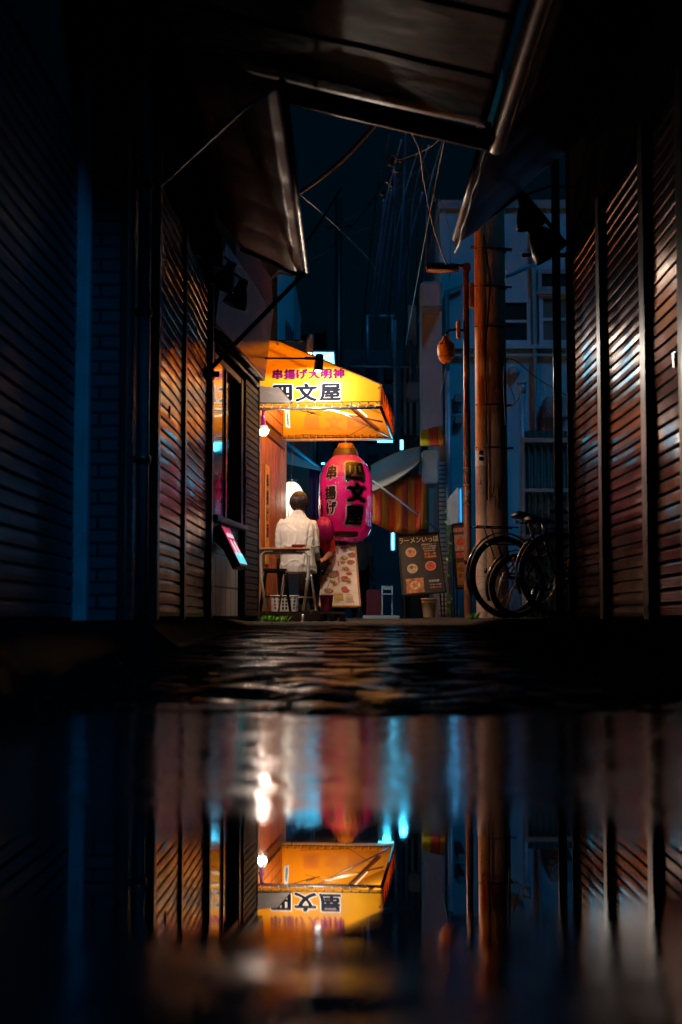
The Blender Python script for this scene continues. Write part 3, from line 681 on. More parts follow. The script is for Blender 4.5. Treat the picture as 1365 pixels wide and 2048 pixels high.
part('hem_rope', MB().tube([A(-.005, PW+.004, zb+.03), A(-.005, PW+.004, zc), A(-.005, slope_b, zt+.035)], .006, 6).tube([A(0, PW+.004, zc), A(LEN, PW+.004, zc+.02)], .005, 6), M['wood_frame'], aw)
part('hem_fold', MB().tube([A(-.006, .0, zb+.062), A(-.006, PW, zb+.062)], .004, 6), M['fascia_top'], aw)
part('near_pipe', MB().tube([A(-.01, -.05, zb), A(-.01, PW, zb)], .017, 12), M['chrome'], aw)
part('far_pipe', MB().tube([A(LEN, 0, zb), A(LEN, PW, zb)], .016, 12), M['white_paint'], aw)
part('street_pipe', MB().tube([A(-.01, PW-.01, zb), A(LEN, PW-.01, zb)], .016, 12), M['blackmetal'], aw)
part('top_pipe', MB().tube([A(0, PW-.03, zc-.03), A(LEN, PW-.03, zc-.01)], .012, 8).tube([A(0, slope_b, zt), A(LEN, slope_b, zt)], .012, 8), M['chrome'], aw)
for i in range(3):
    a = LEN*(.06, .47, .96)[i]
    part('brace', MB().tube([A(a, .72, zb+.18) if i == 1 else A(a, .2, zt-.05), A(a, PW-.06, zb+.02)], .011, 8), M['chrome'], aw)
part('cross_brace', MB().slab([A(.35, .92, zb+.20), A(.35, .96, zb+.20), A(1.7, 1.30, zb+.01), A(1.7, 1.26, zb+.01)], .03), M['fascia_top'], aw)
part('added_glow_bar', MB().tube([A(.9, 1.06, zb+.165), A(1.5, 1.16, zb+.125)], .012, 10), emissive('added_warm_glow', (1, .80, .55), 2.5), aw)  # glowing tube added along the brace, not a real lamp
lamp('awning_fill_light', 'AREA', A(1.2, .85, zb+.07), 110, (1, .80, .58), aw, aim=A(1.2, .80, zb+1), size=(.7, .12))  # area light added to make the awning fabric glow from inside
# lacing
m = MB(); mg = MB()
for k in range(16):
    b = .05+k*(PW-.1)/15
    m.tube([A(-.004, b, zb+.055), A(-.03, b-.01, zb+.01), A(-.012, b-.035, zb-.02), A(.01, b-.05, zb+.0)], .0022, 5)
    m.tube([A(LEN-.01, b, zb+.05), A(LEN-.03, b+.01, zb+.0), A(LEN-.0, b+.03, zb-.018)], .0022, 5)
    mg.tube([A(-.008, b, zb+.05), A(-.003, b, zb+.05)], .007, 8); mg.tube([A(LEN-.012, b+.02, zb+.05), A(LEN-.004, b+.02, zb+.05)], .008, 8)
part('lacing', m, M['white_ink'], aw, kind='stuff'); part('eyelets', mg, M['blackmetal'], aw, kind='stuff')
# lettering on near side panel: pixel columns of the photo give their size and spacing
def awn_place(px, py, a=-.007): 
    c = at(px, py, NEAR); b = PW-(cA.x-c.x)/abs(V2.x)
    return plane_place(A(a, b, c.z), V2, (0, 0, 1), -U2)
S = NEAR/2844
m = MB(); m2 = MB(); m3 = MB()
for i, ch in enumerate('串揚げ大明神'):
    cx = 555+i*24.5
    letters(m, ch, 24*S, 1.5*S, awn_place(cx, 746), nsteps=8, tilt=.4, ratio=.55, sx=.98, sy=.85)
part('lettering', m, M['purple_ink'], aw, label='small magenta brush lettering')
for i, ch in enumerate('四文屋'):
    cx = (565, 613, 661)[i]
    letters(m2, ch, 44*S, 2.1*S, awn_place(cx, 783, -.010), nsteps=10, tilt=.5, ratio=.5, sx=1.0, sy=.85)
    letters(m3, ch, 44*S, 4.3*S, awn_place(cx, 783, -.0035), nsteps=12, tilt=.5, ratio=.75, sx=1.0, sy=.85, dz=.0002)
part('lettering', m3, M['white_ink'], aw, label='white outline of the large lettering')
part('lettering', m2, M['black_ink'], aw, label='large black brush lettering')
# lettering on the far panel seen through from inside (mirrored), and on the street front
m = MB(); m2 = MB(); m3 = MB()
for i, ch in enumerate('屋文四'):
    b = .44+i*.26
    letters(m, ch, .21, .012, plane_place(A(LEN-.006, b, zb+.20), V2, (0, 0, 1), -U2), nsteps=8, flip=True, sy=.85)
part('lettering', m, M['ghost_ink'], aw, label='pale see-through lettering')
for i, ch in enumerate('串揚げ四文屋'):
    letters(m2, ch, .17 if i > 2 else .13, .010, plane_place(A(.42+i*.33, PW+.004, zb+.17), U2, (0, 0, 1), V2), nsteps=6)
part('lettering', m2, M['black_ink'], aw, label='lettering on the street front')
# cable inside
m = MB().tube([A(.3, .3, zb+.10), A(.4, .62, zb+.02), A(.5, .75, zb-.0)], .004, 6).tube([A(.9, .55, zb+.06), A(1., .9, zb+.16)], .003, 6).tube([A(2.2, .35, zb+.02), A(2.3, .9, zb+.01), A(1.8, 1.2, zb+.09)], .003, 6)
solo('power_cord', m, M['black'], 'thin black cords slung inside the yellow awning', 'cord')
for i, (b, z) in enumerate(((.42, .13), (.66, .05), (.93, .15))):
    t = MB().tube([A(.45, b-.05, zb+z-.01), A(.45, b+.05, zb+z-.035)], [.012, .004], 8)
    solo('cord_clip', t, M['hood'], ('grey cord clip nearest the cedar wall', 'grey cord clip in the middle of the slung cords', 'grey cord clip nearest the street edge of the awning')[i], 'clip', group='clips on the awning cords')
# awning spot lamps
def spot_head(label, px, y0, y1, armx, army, d, energy, aim):
    c0 = at(px, y0, d); c1 = at(px-3, y1, d); t = thing('spot_lamp', label, 'lamp', c1, 'spot lamps over the yellow awning')
    ax = (c1-c0)
    part('housing', MB().tube([c0, c0+ax*.05, c0+ax*.95, c1], [.030, .040, .046, .044], 18), M['hood'], t)
    part('arm', MB().tube([at(armx, army, d), at(px-9, army+1, d)], .010, 8).tube([at(px-30, army, d), at(px-9, army+1, d)], .015, 8), M['blackmetal'], t)
    part('lens', MB().ball(c1+ax.normalized()*.004, (.034, .034, .010), 14), emissive('spot_lens_%d' % px, (1, .95, .92), 12), t)
    lamp('spot_light', 'SPOT', c1+ax.normalized()*.02, energy, (1, .84, .66), t, .03, aim, 150, .12)
    return t
spot_head('lit spot lamp on a thin arm in front of the awning lettering', 640, 708, 741, 520, 716, NEAR-.42, 90, at(640, 708, NEAR-.42)+Vector((.0, .55, -1.0)))
spot_head('dark spot lamp behind the top edge of the awning', 622, 668, 706, 535, 681, FAR+.4, 160, at(622, 668, FAR+.4)+Vector((.0, -.6, -1.0)))
# steel hood
hd = thing('steel_hood', 'small dark steel hood above the hanging work bulb', 'hood', at(545, 806, 13.95))
a_, b_, c_, d_ = at(505, 806, 13.95), at(585, 806, 13.95), at(561, 776, 14.12), at(505, 770, 14.12)
part('plate', MB().slab([a_, b_, c_, d_], .008), M['hood'], hd)
part('rim', MB().tube([a_, b_, c_], .006, 6), M['blackmetal'], hd)
# hanging work bulb
bl = thing('work_bulb', 'glaring bulb in a purple socket hanging under the awning', 'bulb', at(528, 862, 14.3))
c = at(527, 862, 14.3)
part('socket', MB().lathe([(.004, .225), (.013, .22), (.016, .15), (.022, .13), (.024, .07), (.034, .06), (.03, .05), (.001, .05)], c=c, n=14).tube([c+Vector((.02, 0, .2)), c+Vector((0, 0, .26))], .008, 6), M['purple_plastic'], bl)
part('reflector', MB().lathe([(.028, .058), (.045, .045), (.058, .018), (.060, .008), (.055, .012), (.03, .04)], c=c, n=20), M['white_paint'], bl)
part('globe', MB().ball(c-Vector((0, 0, .008)), (.050, .050, .036), 18), M['bulb'], bl)
pass
# tag
tg = thing('paper_tag', 'small white tag with green marks hanging on the awning pipe', 'tag', at(577, 856, 14.17))
part('card', MB().slab([at(571, 820, 14.16), at(579, 820, 14.16), at(581, 856, 14.16), at(571, 854, 14.16)][::-1], .002), M['white_paint'], tg)
m = MB()
for k in range(4): m.tube([at(573+k*.6, 829+k*6.2, 14.155), at(577+k*.6, 825+k*6.2, 14.153), at(575+k*.6, 833+k*6, 14.153)], .003, 5)
part('lettering', m, mat('green_ink', (.01, .18, .16)), tg)
# cyan lamp at far awning corner
cy = thing('led_tube', 'small cyan tube lamp at the far corner of the yellow awning', 'lamp', A(LEN+.05, PW-.15, zb-.03))
part('tube', MB().tube([A(LEN+.02, PW-.20, zb-.028), A(LEN+.02, PW-.02, zb-.028)], .011, 10), M['cyan_glow'], cy)
part('holder', MB().tube([A(LEN+.02, PW-.22, zb-.012), A(LEN+.02, PW, zb-.012)], .008, 8), M['white_paint'], cy)
lamp('led_light', 'POINT', A(LEN+.02, PW-.1, zb-.07), 1.2, (.05, .6, 1), cy, .05)

# ------------------------------------------------------------------ big paper lantern
LD = 16.3; lc = Vector((px_(692, LD), LD, 0)); k = LD/2844
def zz(py): return pz(py, LD)
H0, H1 = zz(1064), zz(912); RB = 51.5*k
lt = thing('paper_lantern', 'huge magenta paper lantern in clear plastic, with black brush lettering', 'lantern', (lc.x, lc.y, H0))
def lr(t):      # radius along height 0..1
    prof = [(0, .60), (.06, .78), (.16, .92), (.3, .99), (.5, 1.0), (.7, .98), (.84, .88), (.93, .72), (1, .52)]
    for i in range(len(prof)-1):
        if t <= prof[i+1][0]:
            a, b = prof[i], prof[i+1]; w = (t-a[0])/(b[0]-a[0]); w = w*w*(3-2*w)*.5+w*.5; return RB*.95*(a[1]+(b[1]-a[1])*w)
    return RB*.95*.52
N = 150
part('paper_body', MB().lathe([(lr(i/N)*(1+.013*(1 if i % 3 == 1 else 0)), H0+(H1-H0)*i/N) for i in range(N+1)], c=(lc.x, lc.y, 0), n=56), M['lantern'], lt)
part('shoulder', MB().lathe([(RB*.50, H1), (RB*.47, H1+.05), (RB*.40, H1+.085)], c=(lc.x, lc.y, 0), n=40), mat('lantern_shoulder', (.045, .018, .010), rough=.5), lt)
part('top_cap', MB().lathe([(20*k, zz(905)), (21*k, zz(903)), (15*k, zz(888)), (14*k, zz(887)), (.001, zz(887))], c=(lc.x, lc.y, 0), n=32), M['lantern_cap'], lt)
part('bottom_ring', MB().lathe([(RB*.5, H0+.01), (RB*.48, H0-.05), (RB*.44, H0-.055), (RB*.4, H0+.01)], c=(lc.x, lc.y, 0), n=32), M['black'], lt)
part('hook', MB().tube([(lc.x, lc.y, zz(887)), (lc.x-.01, lc.y, zz(884)), (lc.x+.012, lc.y, zz(881)), (lc.x, lc.y, zz(877))], .005, 6), M['chrome'], lt)
def lan_place(cx, cy):
    ang0 = math.asin(max(-.99, min(.99, (cx-692)/52.)))
    z0 = zz(cy)
    def f(u, v, w):
        z = z0+v; r = lr(max(0, min(1, (z-H0)/(H1-H0))))*1.008+.002+w; an = ang0+u/(RB*.97)
        return Vector((lc.x+r*math.sin(an), lc.y-r*math.cos(an), z))
    return f
m = MB(); m2 = MB()
for ch, cx, cy_, sz, sx in (('四', 714, 948, .262, 1.), ('文', 716, 989, .225, 1.05), ('屋', 712, 1034, .235, 1.), ('串', 661, 948, .17, .9), ('揚', 660, 989, .165, .9), ('げ', 662, 1019, .155, .9), ('大', 641, 990, .13, .8), ('神', 641, 1020, .14, .8)):
    letters(m, ch, sz*1.06, sz*.050, lan_place(cx, cy_), nsteps=8, tilt=.5, ratio=.7, sx=sx, cut=.03, dz0=.006, dz=.0002, sy=.92)
    letters(m2, ch, sz*1.06, sz*.135, lan_place(cx, cy_), nsteps=10, tilt=.5, ratio=.9, sx=sx, cut=.03, dz0=.001, dz=.00018, sy=.92)
part('lettering', m2, M['white_ink'], lt, label='white outline of the lettering')
part('lettering', m, M['black_ink'], lt, label='black brush lettering')
# clear plastic cover
mpz = bpy.data.materials.new('clear_plastic'); mpz.use_nodes = True; nt = mpz.node_tree; L = nt.links
nt.nodes.remove(nt.nodes['Principled BSDF']); out = nt.nodes['Material Output']
tr = nt.nodes.new('ShaderNodeBsdfTransparent'); gl = nt.nodes.new('ShaderNodeBsdfGlossy'); gl.inputs['Roughness'].default_value = .07
lw = nt.nodes.new('ShaderNodeFresnel'); lw.inputs['IOR'].default_value = 1.85; mx = nt.nodes.new('ShaderNodeMixShader')
tcn = nt.nodes.new('ShaderNodeTexCoord'); mpn = nt.nodes.new('ShaderNodeMapping'); mpn.inputs['Scale'].default_value = (14, 14, 1.6); nzn = nt.nodes.new('ShaderNodeTexNoise'); nzn.inputs['Scale'].default_value = 2.
L.new(tcn.outputs['Object'], mpn.inputs[0]); L.new(mpn.outputs[0], nzn.inputs['Vector']); bpn = nt.nodes.new('ShaderNodeBump'); bpn.inputs['Strength'].default_value = .8; bpn.inputs['Distance'].default_value = .02
L.new(nzn.outputs[0], bpn.inputs['Height']); L.new(bpn.outputs[0], gl.inputs['Normal']); L.new(bpn.outputs[0], lw.inputs['Normal'])
L.new(lw.outputs[0], mx.inputs[0]); L.new(tr.outputs[0], mx.inputs[1]); L.new(gl.outputs[0], mx.inputs[2]); L.new(mx.outputs[0], out.inputs[0])
def plast(u, v):
    prof = [(16, 905), (27, 914), (42, 930), (50.5, 950), (52.5, 985), (52.5, 1030), (50, 1058), (42, 1074), (30, 1082), (16, 1078)]
    i = min(int(v*9), 8); w = v*9-i; r = (prof[i][0]*(1-w)+prof[i+1][0]*w)*k; z = zz(prof[i][1]*(1-w)+prof[i+1][1]*w)
    an = 2*math.pi*u; ed = max(0, abs(v-.5)*2-.45)
    r *= 1+ed*.10*noise.noise(Vector((math.cos(an)*5, math.sin(an)*5, v*1.2)))+.06*ed*noise.noise(Vector((math.cos(an)*13, math.sin(an)*13, v*2)))
    if v > .5: r += .010*noise.noise(Vector((math.cos(an)*3, math.sin(an)*3, v*9))); z -= .02*(v-.5)*math.sin(an*3)
    return Vector((lc.x+r*1.03*math.sin(an)+(.018 if v > .6 else 0)*(v-.6)*3, lc.y-r*1.03*math.cos(an), z))
part('plastic_cover', sheet(plast, 120, 54), mpz, lt)
lamp('lantern_light', 'POINT', (lc.x, lc.y, (H0+H1)/2+.1), 5.5, (1, .75, .6), lt, .08)
part('inner_frame', MB().torus((lc.x, lc.y, H0-.03), RB*.46, .006, (0, 0, 1), 28, 6), M['chrome'], lt)

# ------------------------------------------------------------------ deck, desk, stool, basket, buckets
DZ = .325
dk = thing('deck', 'low dark wooden deck in front of the skewer shop', 'deck', (-.45, 15.7, .24))
m = MB()
def DX(x, y): return x
for k in range(22):
    y0 = 14.32+k*.135
    m.bbox(px_(500, 14.3), px_(640+min(50, k*7), y0), y0, y0+.125, DZ-.03, DZ, .004)
part('boards', m, M['deck'], dk)
m = MB()
for k in range(9): m.box(px_(505, 14.35)+.11*k, px_(505, 14.35)+.11*k+.06, 14.34, 16.9, .2, DZ-.032)
part('joists', m, M['black'], dk)
part('front_board', MB().bbox(px_(500, 14.3), px_(640, 14.3), 14.28, 14.31, .232, DZ-.002, .004), M['deck'], dk)
m = MB()
for k in range(6): m.ball((px_(512+k*22, 14.28), 14.278, DZ-.02), .005, 8); 
part('screws', m, M['chrome'], dk, kind='stuff')
part('foot', MB().lathe([(.03, .205), (.02, .225), (.012, .24), (.012, .3)], c=(px_(606, 14.27), 14.26, 0), n=14, cap=True), M['chrome'], dk)
def tubeleg(m, x, y, z0, z1, r=.011): m.tube([(x, y, z0), (x, y, z1)], r, 10)
ds = thing('school_desk', 'small desk with pale top on bent white tube legs', 'desk', (px_(570, 14.65), 14.65, DZ))
x0, x1 = px_(505, 14.5), px_(619, 14.5); zt_ = pz(1096, 14.5)
part('tabletop', MB().bbox(x0, x1+.01, 14.40, 14.66, zt_-.022, zt_, .008), M['desk_top'], ds)
part('apron', MB().bbox(x0+.06, x1-.06, 14.42, 14.64, zt_-.06, zt_-.024, .01), M['hood'], ds)
for sy, yy_ in ((0, 14.42), (1, 14.64)):
    for xx in (x0+.09, x1-.008):
        e = 1 if xx > -.6 else -1
        part('leg', MB().tube([(xx-e*.12, yy_, zt_-.035), (xx-e*.04, yy_, zt_-.037), (xx-e*.005, yy_, zt_-.075), (xx-e*.004, yy_, DZ+.35), (xx-e*.055, yy_-.02+.03*sy, DZ+.005)], .012, 10), M['white_paint'], ds)
part('crossbar', MB().tube([(x1-.03, 14.42, DZ+.33), (x1-.03, 14.64, DZ+.33)], .009, 8).tube([(x0+.09, 14.42, DZ+.33), (x0+.09, 14.64, DZ+.33)], .009, 8), M['white_paint'], ds)
tr_ = solo('serving_tray', MB().bbox(px_(570, 14.6), px_(606, 14.6), 14.44, 14.62, zt_+.001, zt_+.012, .003).bbox(px_(584, 14.6), px_(612, 14.6), 14.43, 14.60, zt_+.0125, zt_+.034, .006), M['tray'], 'red lacquer tray lying on the small desk', 'tray')
def stool(name, label, cx, cy_, top, w, seat_mat, leg_mat, low=0.):
    t = thing(name, label, 'stool', (cx, cy_, DZ))
    part('seat', MB().bbox(cx-w, cx+w, cy_-w*.8, cy_+w*.8, top-.022, top, .012), seat_mat, t)
    for sx in (-1, 1):
        part('leg_frame', MB().tube([(cx+sx*(w+.03), cy_-w*.85, DZ), (cx+sx*(w-.02), cy_-w*.7, top-.09), (cx+sx*(w-.03), cy_-w*.6, top-.035), (cx+sx*(w-.03), cy_+w*.6, top-.035), (cx+sx*(w-.02), cy_+w*.7, top-.09), (cx+sx*(w+.03), cy_+w*.85, DZ)], .011, 10), leg_mat, t)
    part('brace', MB().tube([(cx-w+.02, cy_-w*.62, top-.035), (cx+w-.02, cy_-w*.62, top-.035)], .010, 8).tube([(cx-w-.015, cy_, DZ+.15), (cx+w+.015, cy_, DZ+.15)], .007, 8), leg_mat, t)
    return t
stool('stool', 'small black stool on bent black legs in front of the desk', px_(549, 14.36), 14.53, pz(1137, 14.4), .125, M['black'], M['blackmetal'])
stool('stool', 'stool with ochre seat under the person in the white shirt', px_(596, 15.05), 15.06, .775, .165, M['ply'], M['chrome'])
stool('stool', 'stool the magenta haired person sits on', px_(632, 16.05), 16.25, .76, .15, M['black'], M['blackmetal'])
# basket
bk = thing('laundry_basket', 'white slotted plastic basket on the deck under the desk', 'basket', (px_(569, 15.2), 15.2, DZ))
bx0, bx1 = px_(541, 15.1), px_(598, 15.1); by0, by1 = 15.0-.02, 15.22
m = MB(); hgt = .165
def brect(t):     # t 0..1 around, returns xy factor
    return t
cxb, cyb = (bx0+bx1)/2, (by0+by1)/2; hx, hy = (bx1-bx0)/2, (by1-by0)/2
def bwall(z, u):   # rounded-rect perimeter
    f = .88+.12*z/hgt; a = 2*math.pi*u; c_, s_ = math.cos(a), math.sin(a); p = 5
    q = (abs(c_)**p+abs(s_)**p)**(-1/p); return Vector((cxb+hx*f*q*c_, cyb+hy*f*q*s_, DZ+.002+z))
n = 72; rows = [0, .02, .05, .058, .085, .093, .12, .128, .155, hgt]
for i in range(len(rows)-1):
    solid = i % 2 == 0 and i > 0 or i in (0, 8)
    for j in range(n):
        if i in (0, 8) or i in (2, 4, 6) or (j % 3 == 0):
            a, b2 = bwall(rows[i], j/n), bwall(rows[i], (j+1)/n); c2, d2 = bwall(rows[i+1], (j+1)/n), bwall(rows[i+1], j/n)
            inn = lambda p: p+(Vector((cxb, cyb, p.z))-p).normalized()*.004
            m.add([a, b2, c2, d2, inn(a), inn(b2), inn(c2), inn(d2)], [(0, 1, 2, 3), (7, 6, 5, 4), (0, 4, 5, 1), (3, 2, 6, 7), (0, 3, 7, 4), (1, 5, 6, 2)])
part('basket_wall', m, M['basket'], bk)
m = MB(); m.tube([bwall(hgt, j/48) for j in range(49)], .006, 6); part('rim', m, M['basket'], bk)
m = MB(); m.add([bwall(0, j/36) for j in range(36)], [list(range(36))]); m.add([bwall(0.004, j/36) for j in range(36)], [list(range(36))]); part('bottom', m, M['basket'], bk)
def bucket(name, label, px, ptop, pbot, d, rt, rb_, mm, base=None):
    zt2, zb2 = pz(ptop, d), pz(pbot, d) if base is None else base
    c = Vector((px_(px, d), d, zb2)); h = zt2-zb2; t = thing(name, label, 'bucket', c)
    part('body', MB().lathe([(.001, 0), (rb_*.97, 0), (rb_, .004), (rt*.97, h-.012), (rt*1.05, h-.012), (rt*1.05, h), (rt*.94, h), (rb_*.92, .01), (.001, .01)], c=c, n=30), mm, t)
    part('band', MB().torus(c+Vector((0, 0, h*.8)), rb_+(rt-rb_)*.8+.001, .003, (0, 0, 1), 30, 6), mm, t)
    return t
bucket('bucket', 'purple plastic bucket standing on the deck beside the menu board', 653.5, 1190, 1222, 15.4, .075, .058, M['bucket'], base=DZ+.002)
bucket('bucket', 'cream plastic bucket at the foot of the ramen board', 859, 1197, 1226, 15.9, .088, .066, M['cream'], base=.262)
# weeds
def weeds(label, cx, cy_, w, n, h, z0, seed=1):
    rnd = random.Random(seed); m = MB()
    for i in range(n):
        x = cx+rnd.gauss(0, w*.45); y = cy_+rnd.uniform(-.07, .07); a = rnd.uniform(0, 6.28); hh = h*rnd.uniform(.4, 1.1); bend = rnd.uniform(.2, .9)*hh; wd_ = rnd.uniform(.003, .007)
        z = gz(x, y)-.004 if z0 is None else z0
        dx_, dy_ = math.cos(a), math.sin(a); p = [Vector((x+dx_*bend*t*t, y+dy_*bend*t*t, z+hh*(t-.25*t*t))) for t in (0, .35, .7, 1)]
        s = Vector((-dy_, dx_, 0))*wd_
        m.add([p[0]-s, p[0]+s, p[1]-s*1.3, p[1]+s*1.3, p[2]-s, p[2]+s, p[3]], [(0, 1, 3, 2), (2, 3, 5, 4), (4, 5, 6)])
    return solo('weed_clump', m, M['leaf'], label, 'weeds', loc=(cx, cy_, gz(cx, cy_)))
weeds('green weeds sprouting in front of the dark deck', px_(543, 14.15), 14.15, .16, 170, .085, None, 2)
weeds('tuft of weeds at the foot of the concrete pole', px_(948, 13.6), 13.6, .05, 60, .09, None, 3)
weeds('weeds growing behind the bicycle wheels beside the black post', px_(1100, 11.6), 11.6, .10, 130, .12, None, 4)

# ------------------------------------------------------------------ people
def solidify(mb, voxel, smooth_it=6, wr=None):
    """fuse overlapping lofts into one continuous skin; returns MB"""
    me = bpy.data.meshes.new('tmp'); me.from_pydata(mb.v, [], mb.f)
    bm = bmesh.new(); bm.from_mesh(me); bmesh.ops.recalc_face_normals(bm, faces=bm.faces); bm.to_mesh(me); bm.free()
    o = bpy.data.objects.new('tmp', me); COL.objects.link(o)
    r = o.modifiers.new('r', 'REMESH'); r.mode = 'VOXEL'; r.voxel_size = voxel
    s = o.modifiers.new('s', 'SMOOTH'); s.iterations = smooth_it; s.factor = .5
    dg = bpy.context.evaluated_depsgraph_get(); m2 = bpy.data.meshes.new_from_object(o.evaluated_get(dg))
    vs = [v.co.copy() for v in m2.vertices]; ns = [v.normal.copy() for v in m2.vertices]; fs = [tuple(p.vertices) for p in m2.polygons]
    bpy.data.objects.remove(o); bpy.data.meshes.remove(me); bpy.data.meshes.remove(m2)
    if wr: vs = [v+n*wr(v) for v, n in zip(vs, ns)]
    return MB().add(vs, fs, True)
def limb(m, pts, rs, side=(1, 0, 0), flat=1.):
    m.loft([(p, r, r*flat) for p, r in zip(pts, rs)], side, 14)
    for p, r in zip(pts, rs): m.ball(p, r*.98, 12)
def hand(m, wrist, d, palm_n, s=1., curl=.5, thumb=1):
    """palm + five fingers; d = direction of fingers, palm_n = out of the palm"""
    w = Vector(wrist); d = Vector(d).normalized(); n = Vector(palm_n); n = (n-d*n.dot(d)).normalized(); x = d.cross(n)
    m.loft([(w, .024*s, .018*s), (w+d*.04*s, .036*s, .015*s), (w+d*.085*s, .040*s, .013*s)], x, 12)
    for i, ln in enumerate((.068, .078, .073, .056)):
        b0 = w+d*.08*s+x*(.028-.0187*i)*s; p = [b0]; dd_ = d.copy()
        for j in range(3):
            dd_ = (dd_+n*curl*(.45+.2*j)).normalized(); p.append(p[-1]+dd_*ln*s*(.42, .32, .26)[j])
        m.tube(p, [.0092*s, .0088*s, .008*s, .006*s], 8)
        for q in p[1:]: m.ball(q, .0078*s, 8)
    b0 = w+d*.025*s+x*.028*s*thumb; t_ = (d*.75+x*.55*thumb+n*.3).normalized(); p = [b0, b0+t_*.035*s, b0+(t_+n*.25).normalized()*.062*s]
    m.tube(p, [.013*s, .011*s, .008*s], 8); m.ball(p[-1], .008*s, 8)
def head_mb(m, c, fwd, up, s=1.):
    c = Vector(c); f = Vector(fwd).normalized(); u = Vector(up); u = (u-f*u.dot(f)).normalized(); x = f.cross(u)
    Mx = Matrix(((x.x, f.x, u.x, c.x), (x.y, f.y, u.y, c.y), (x.z, f.z, u.z, c.z), (0, 0, 0, 1)))
    m.ball((0, -.012*s, .02*s), (.074*s, .092*s, .092*s), 24, M=Mx)
    m.ball((0, .025*s, -.045*s), (.056*s, .062*s, .065*s), 20, M=Mx)
    m.ball((0, .095*s, -.018*s), (.012*s, .018*s, .022*s), 10, M=Mx)          # nose
    m.ball((0, .082*s, -.060*s), (.024*s, .012*s, .009*s), 10, M=Mx)          # lips
    m.ball((0, .078*s, -.095*s), (.022*s, .016*s, .014*s), 10, M=Mx)          # chin
    for e in (-1, 1):
        m.ball((e*.076*s, -.008*s, -.012*s), (.010*s, .022*s, .032*s), 10, M=Mx)   # ears
        m.ball((e*.032*s, .078*s, .030*s), (.022*s, .010*s, .007*s), 10, M=Mx)     # brows
    return Mx
def eyes_mb(Mx, s=1.):
    m = MB()
    for e in (-1, 1): m.ball((e*.031*s, .080*s, .008*s), (.012*s, .008*s, .006*s), 10, M=Mx)
    return m
def hair_mb(Mx, s=1., nape=-.06, long=0., seed=0, fringe=.55, r=1.13):
    m = MB(); n1, n2 = 72, 44
    def fn(u, v):
        th = math.pi*v; a = 2*math.pi*u; d = Vector((math.sin(th)*math.sin(a), math.sin(th)*math.cos(a), math.cos(th)))
        # face window: forward (+y) and below fringe
        face = smooth(.10, .45, d.y)*smooth(fringe, fringe-.25, d.z)
        low = smooth(-.60+.16*noise.noise(Vector((d.x*12, d.y*12, seed))), -.84+.16*noise.noise(Vector((d.x*12, d.y*12, seed))), d.z) if not long else smooth(-.8, -.98, d.z)
        hid = max(face, low)
        st = 1+.05*noise.noise(Vector((d.x*5+seed, d.y*5, d.z*3+seed)))+.03*noise.noise(Vector((d.x*9+seed, d.y*9, d.z*2)))+.012*noise.noise(Vector((d.x*28, d.y*28, d.z*5+seed)))
        rx, ry, rz = .082, .100, .100
        k_ = (r*st)*(1-hid)+.74*hid
        p = Vector((d.x*rx*k_, (d.y*ry-.010)*k_, d.z*rz*k_+.022))
        if d.z < 0 and not hid > .5: p.z *= 1.15+long*1.2; p.y -= 0.01*long
        return Mx @ (p*s)
    return sheet(fn, n1, n2)
def strands(m, Mx, n, v0, v1, rr, r=1.16, seed=0, s=1., drop=0., amin=0., amax=6.283, off=.022):
    rd = random.Random(seed)
    for i in range(n):
        a = rd.uniform(amin, amax); e0 = rd.uniform(v0[0], v0[1]); e1 = rd.uniform(v1[0], v1[1]); tw = rd.uniform(-.35, .35); pts = []
        for k_ in range(7):
            t_ = k_/6; th = e0+(e1-e0)*t_; aa = a+tw*t_; d = Vector((math.sin(th)*math.sin(aa), math.sin(th)*math.cos(aa), math.cos(th)))
            rk_ = r*(.985+.03*rd.random()); p = Vector((d.x*.082*rk_, d.y*.100*rk_-.010, d.z*.100*rk_+off)); pts.append((Mx @ (p*s))-Vector((0, 0, drop*max(0, t_-.55)**1.2)))
        m.tube(pts, [rr*.5, rr, rr, rr, rr, rr*.8, rr*.25], 5)
    return m
# --- person in white shirt, seen from behind, sitting
Px, Py = px_(595.5, 15.05), 15.05
def W1(x, y, z):
    k_ = max(0, z-.78)
    return Vector((Px+x, Py+y+.09*(k_/.6)**2, .78+k_*.93 if z > .78 else z))
p1 = thing('person', 'seated person in a loose white shirt with short dark hair, back to the camera', 'person', W1(0, 0, DZ))
b = MB()
b.loft([(W1(0, 0, .775), .15, .11), (W1(0, 0, .84), .165, .125), (W1(0, 0, .95), .15, .11), (W1(0, .005, 1.1), .155, .105), (W1(0, .0, 1.22), .15, .095), (W1(0, .0, 1.29), .13, .075), (W1(0, .0, 1.36), .09, .065), (W1(0, .01, 1.41), .056, .056), (W1(0, .02, 1.48), .052, .056)], (1, 0, 0), 24)
for e in (-1, 1):
    limb(b, [W1(e*.09, 0, .845), W1(e*.15, .22, .85), W1(e*.18, .42, .845)], [.09, .082, .062])
    limb(b, [W1(e*.18, .42, .84), W1(e*.17, .40, .62), W1(e*.16, .36, .41)], [.06, .055, .038])
    limb(b, [W1(e*.145, 0, 1.26), W1(e*.178, .01, 1.10), W1(e*.19, .05, 1.0)], [.040, .036, .032])
    limb(b, [W1(e*.19, .05, 1.0), W1(e*.19, .18, .95), W1(e*.17, .29, .90)], [.040, .034, .025])
    hand(b, W1(e*.17, .29, .905), (-.1*e, 1, -.2), (0, 0, -1), curl=.25, thumb=-e)
Mh = head_mb(b, W1(.012, .01, 1.525), (.38, 1, -.08), (0, 0, 1), 1.0)
body = part('body', solidify(b, .0058, 3), M['skin'], p1)
hm_ = hair_mb(Mh, 1.02, seed=2, r=1.13)
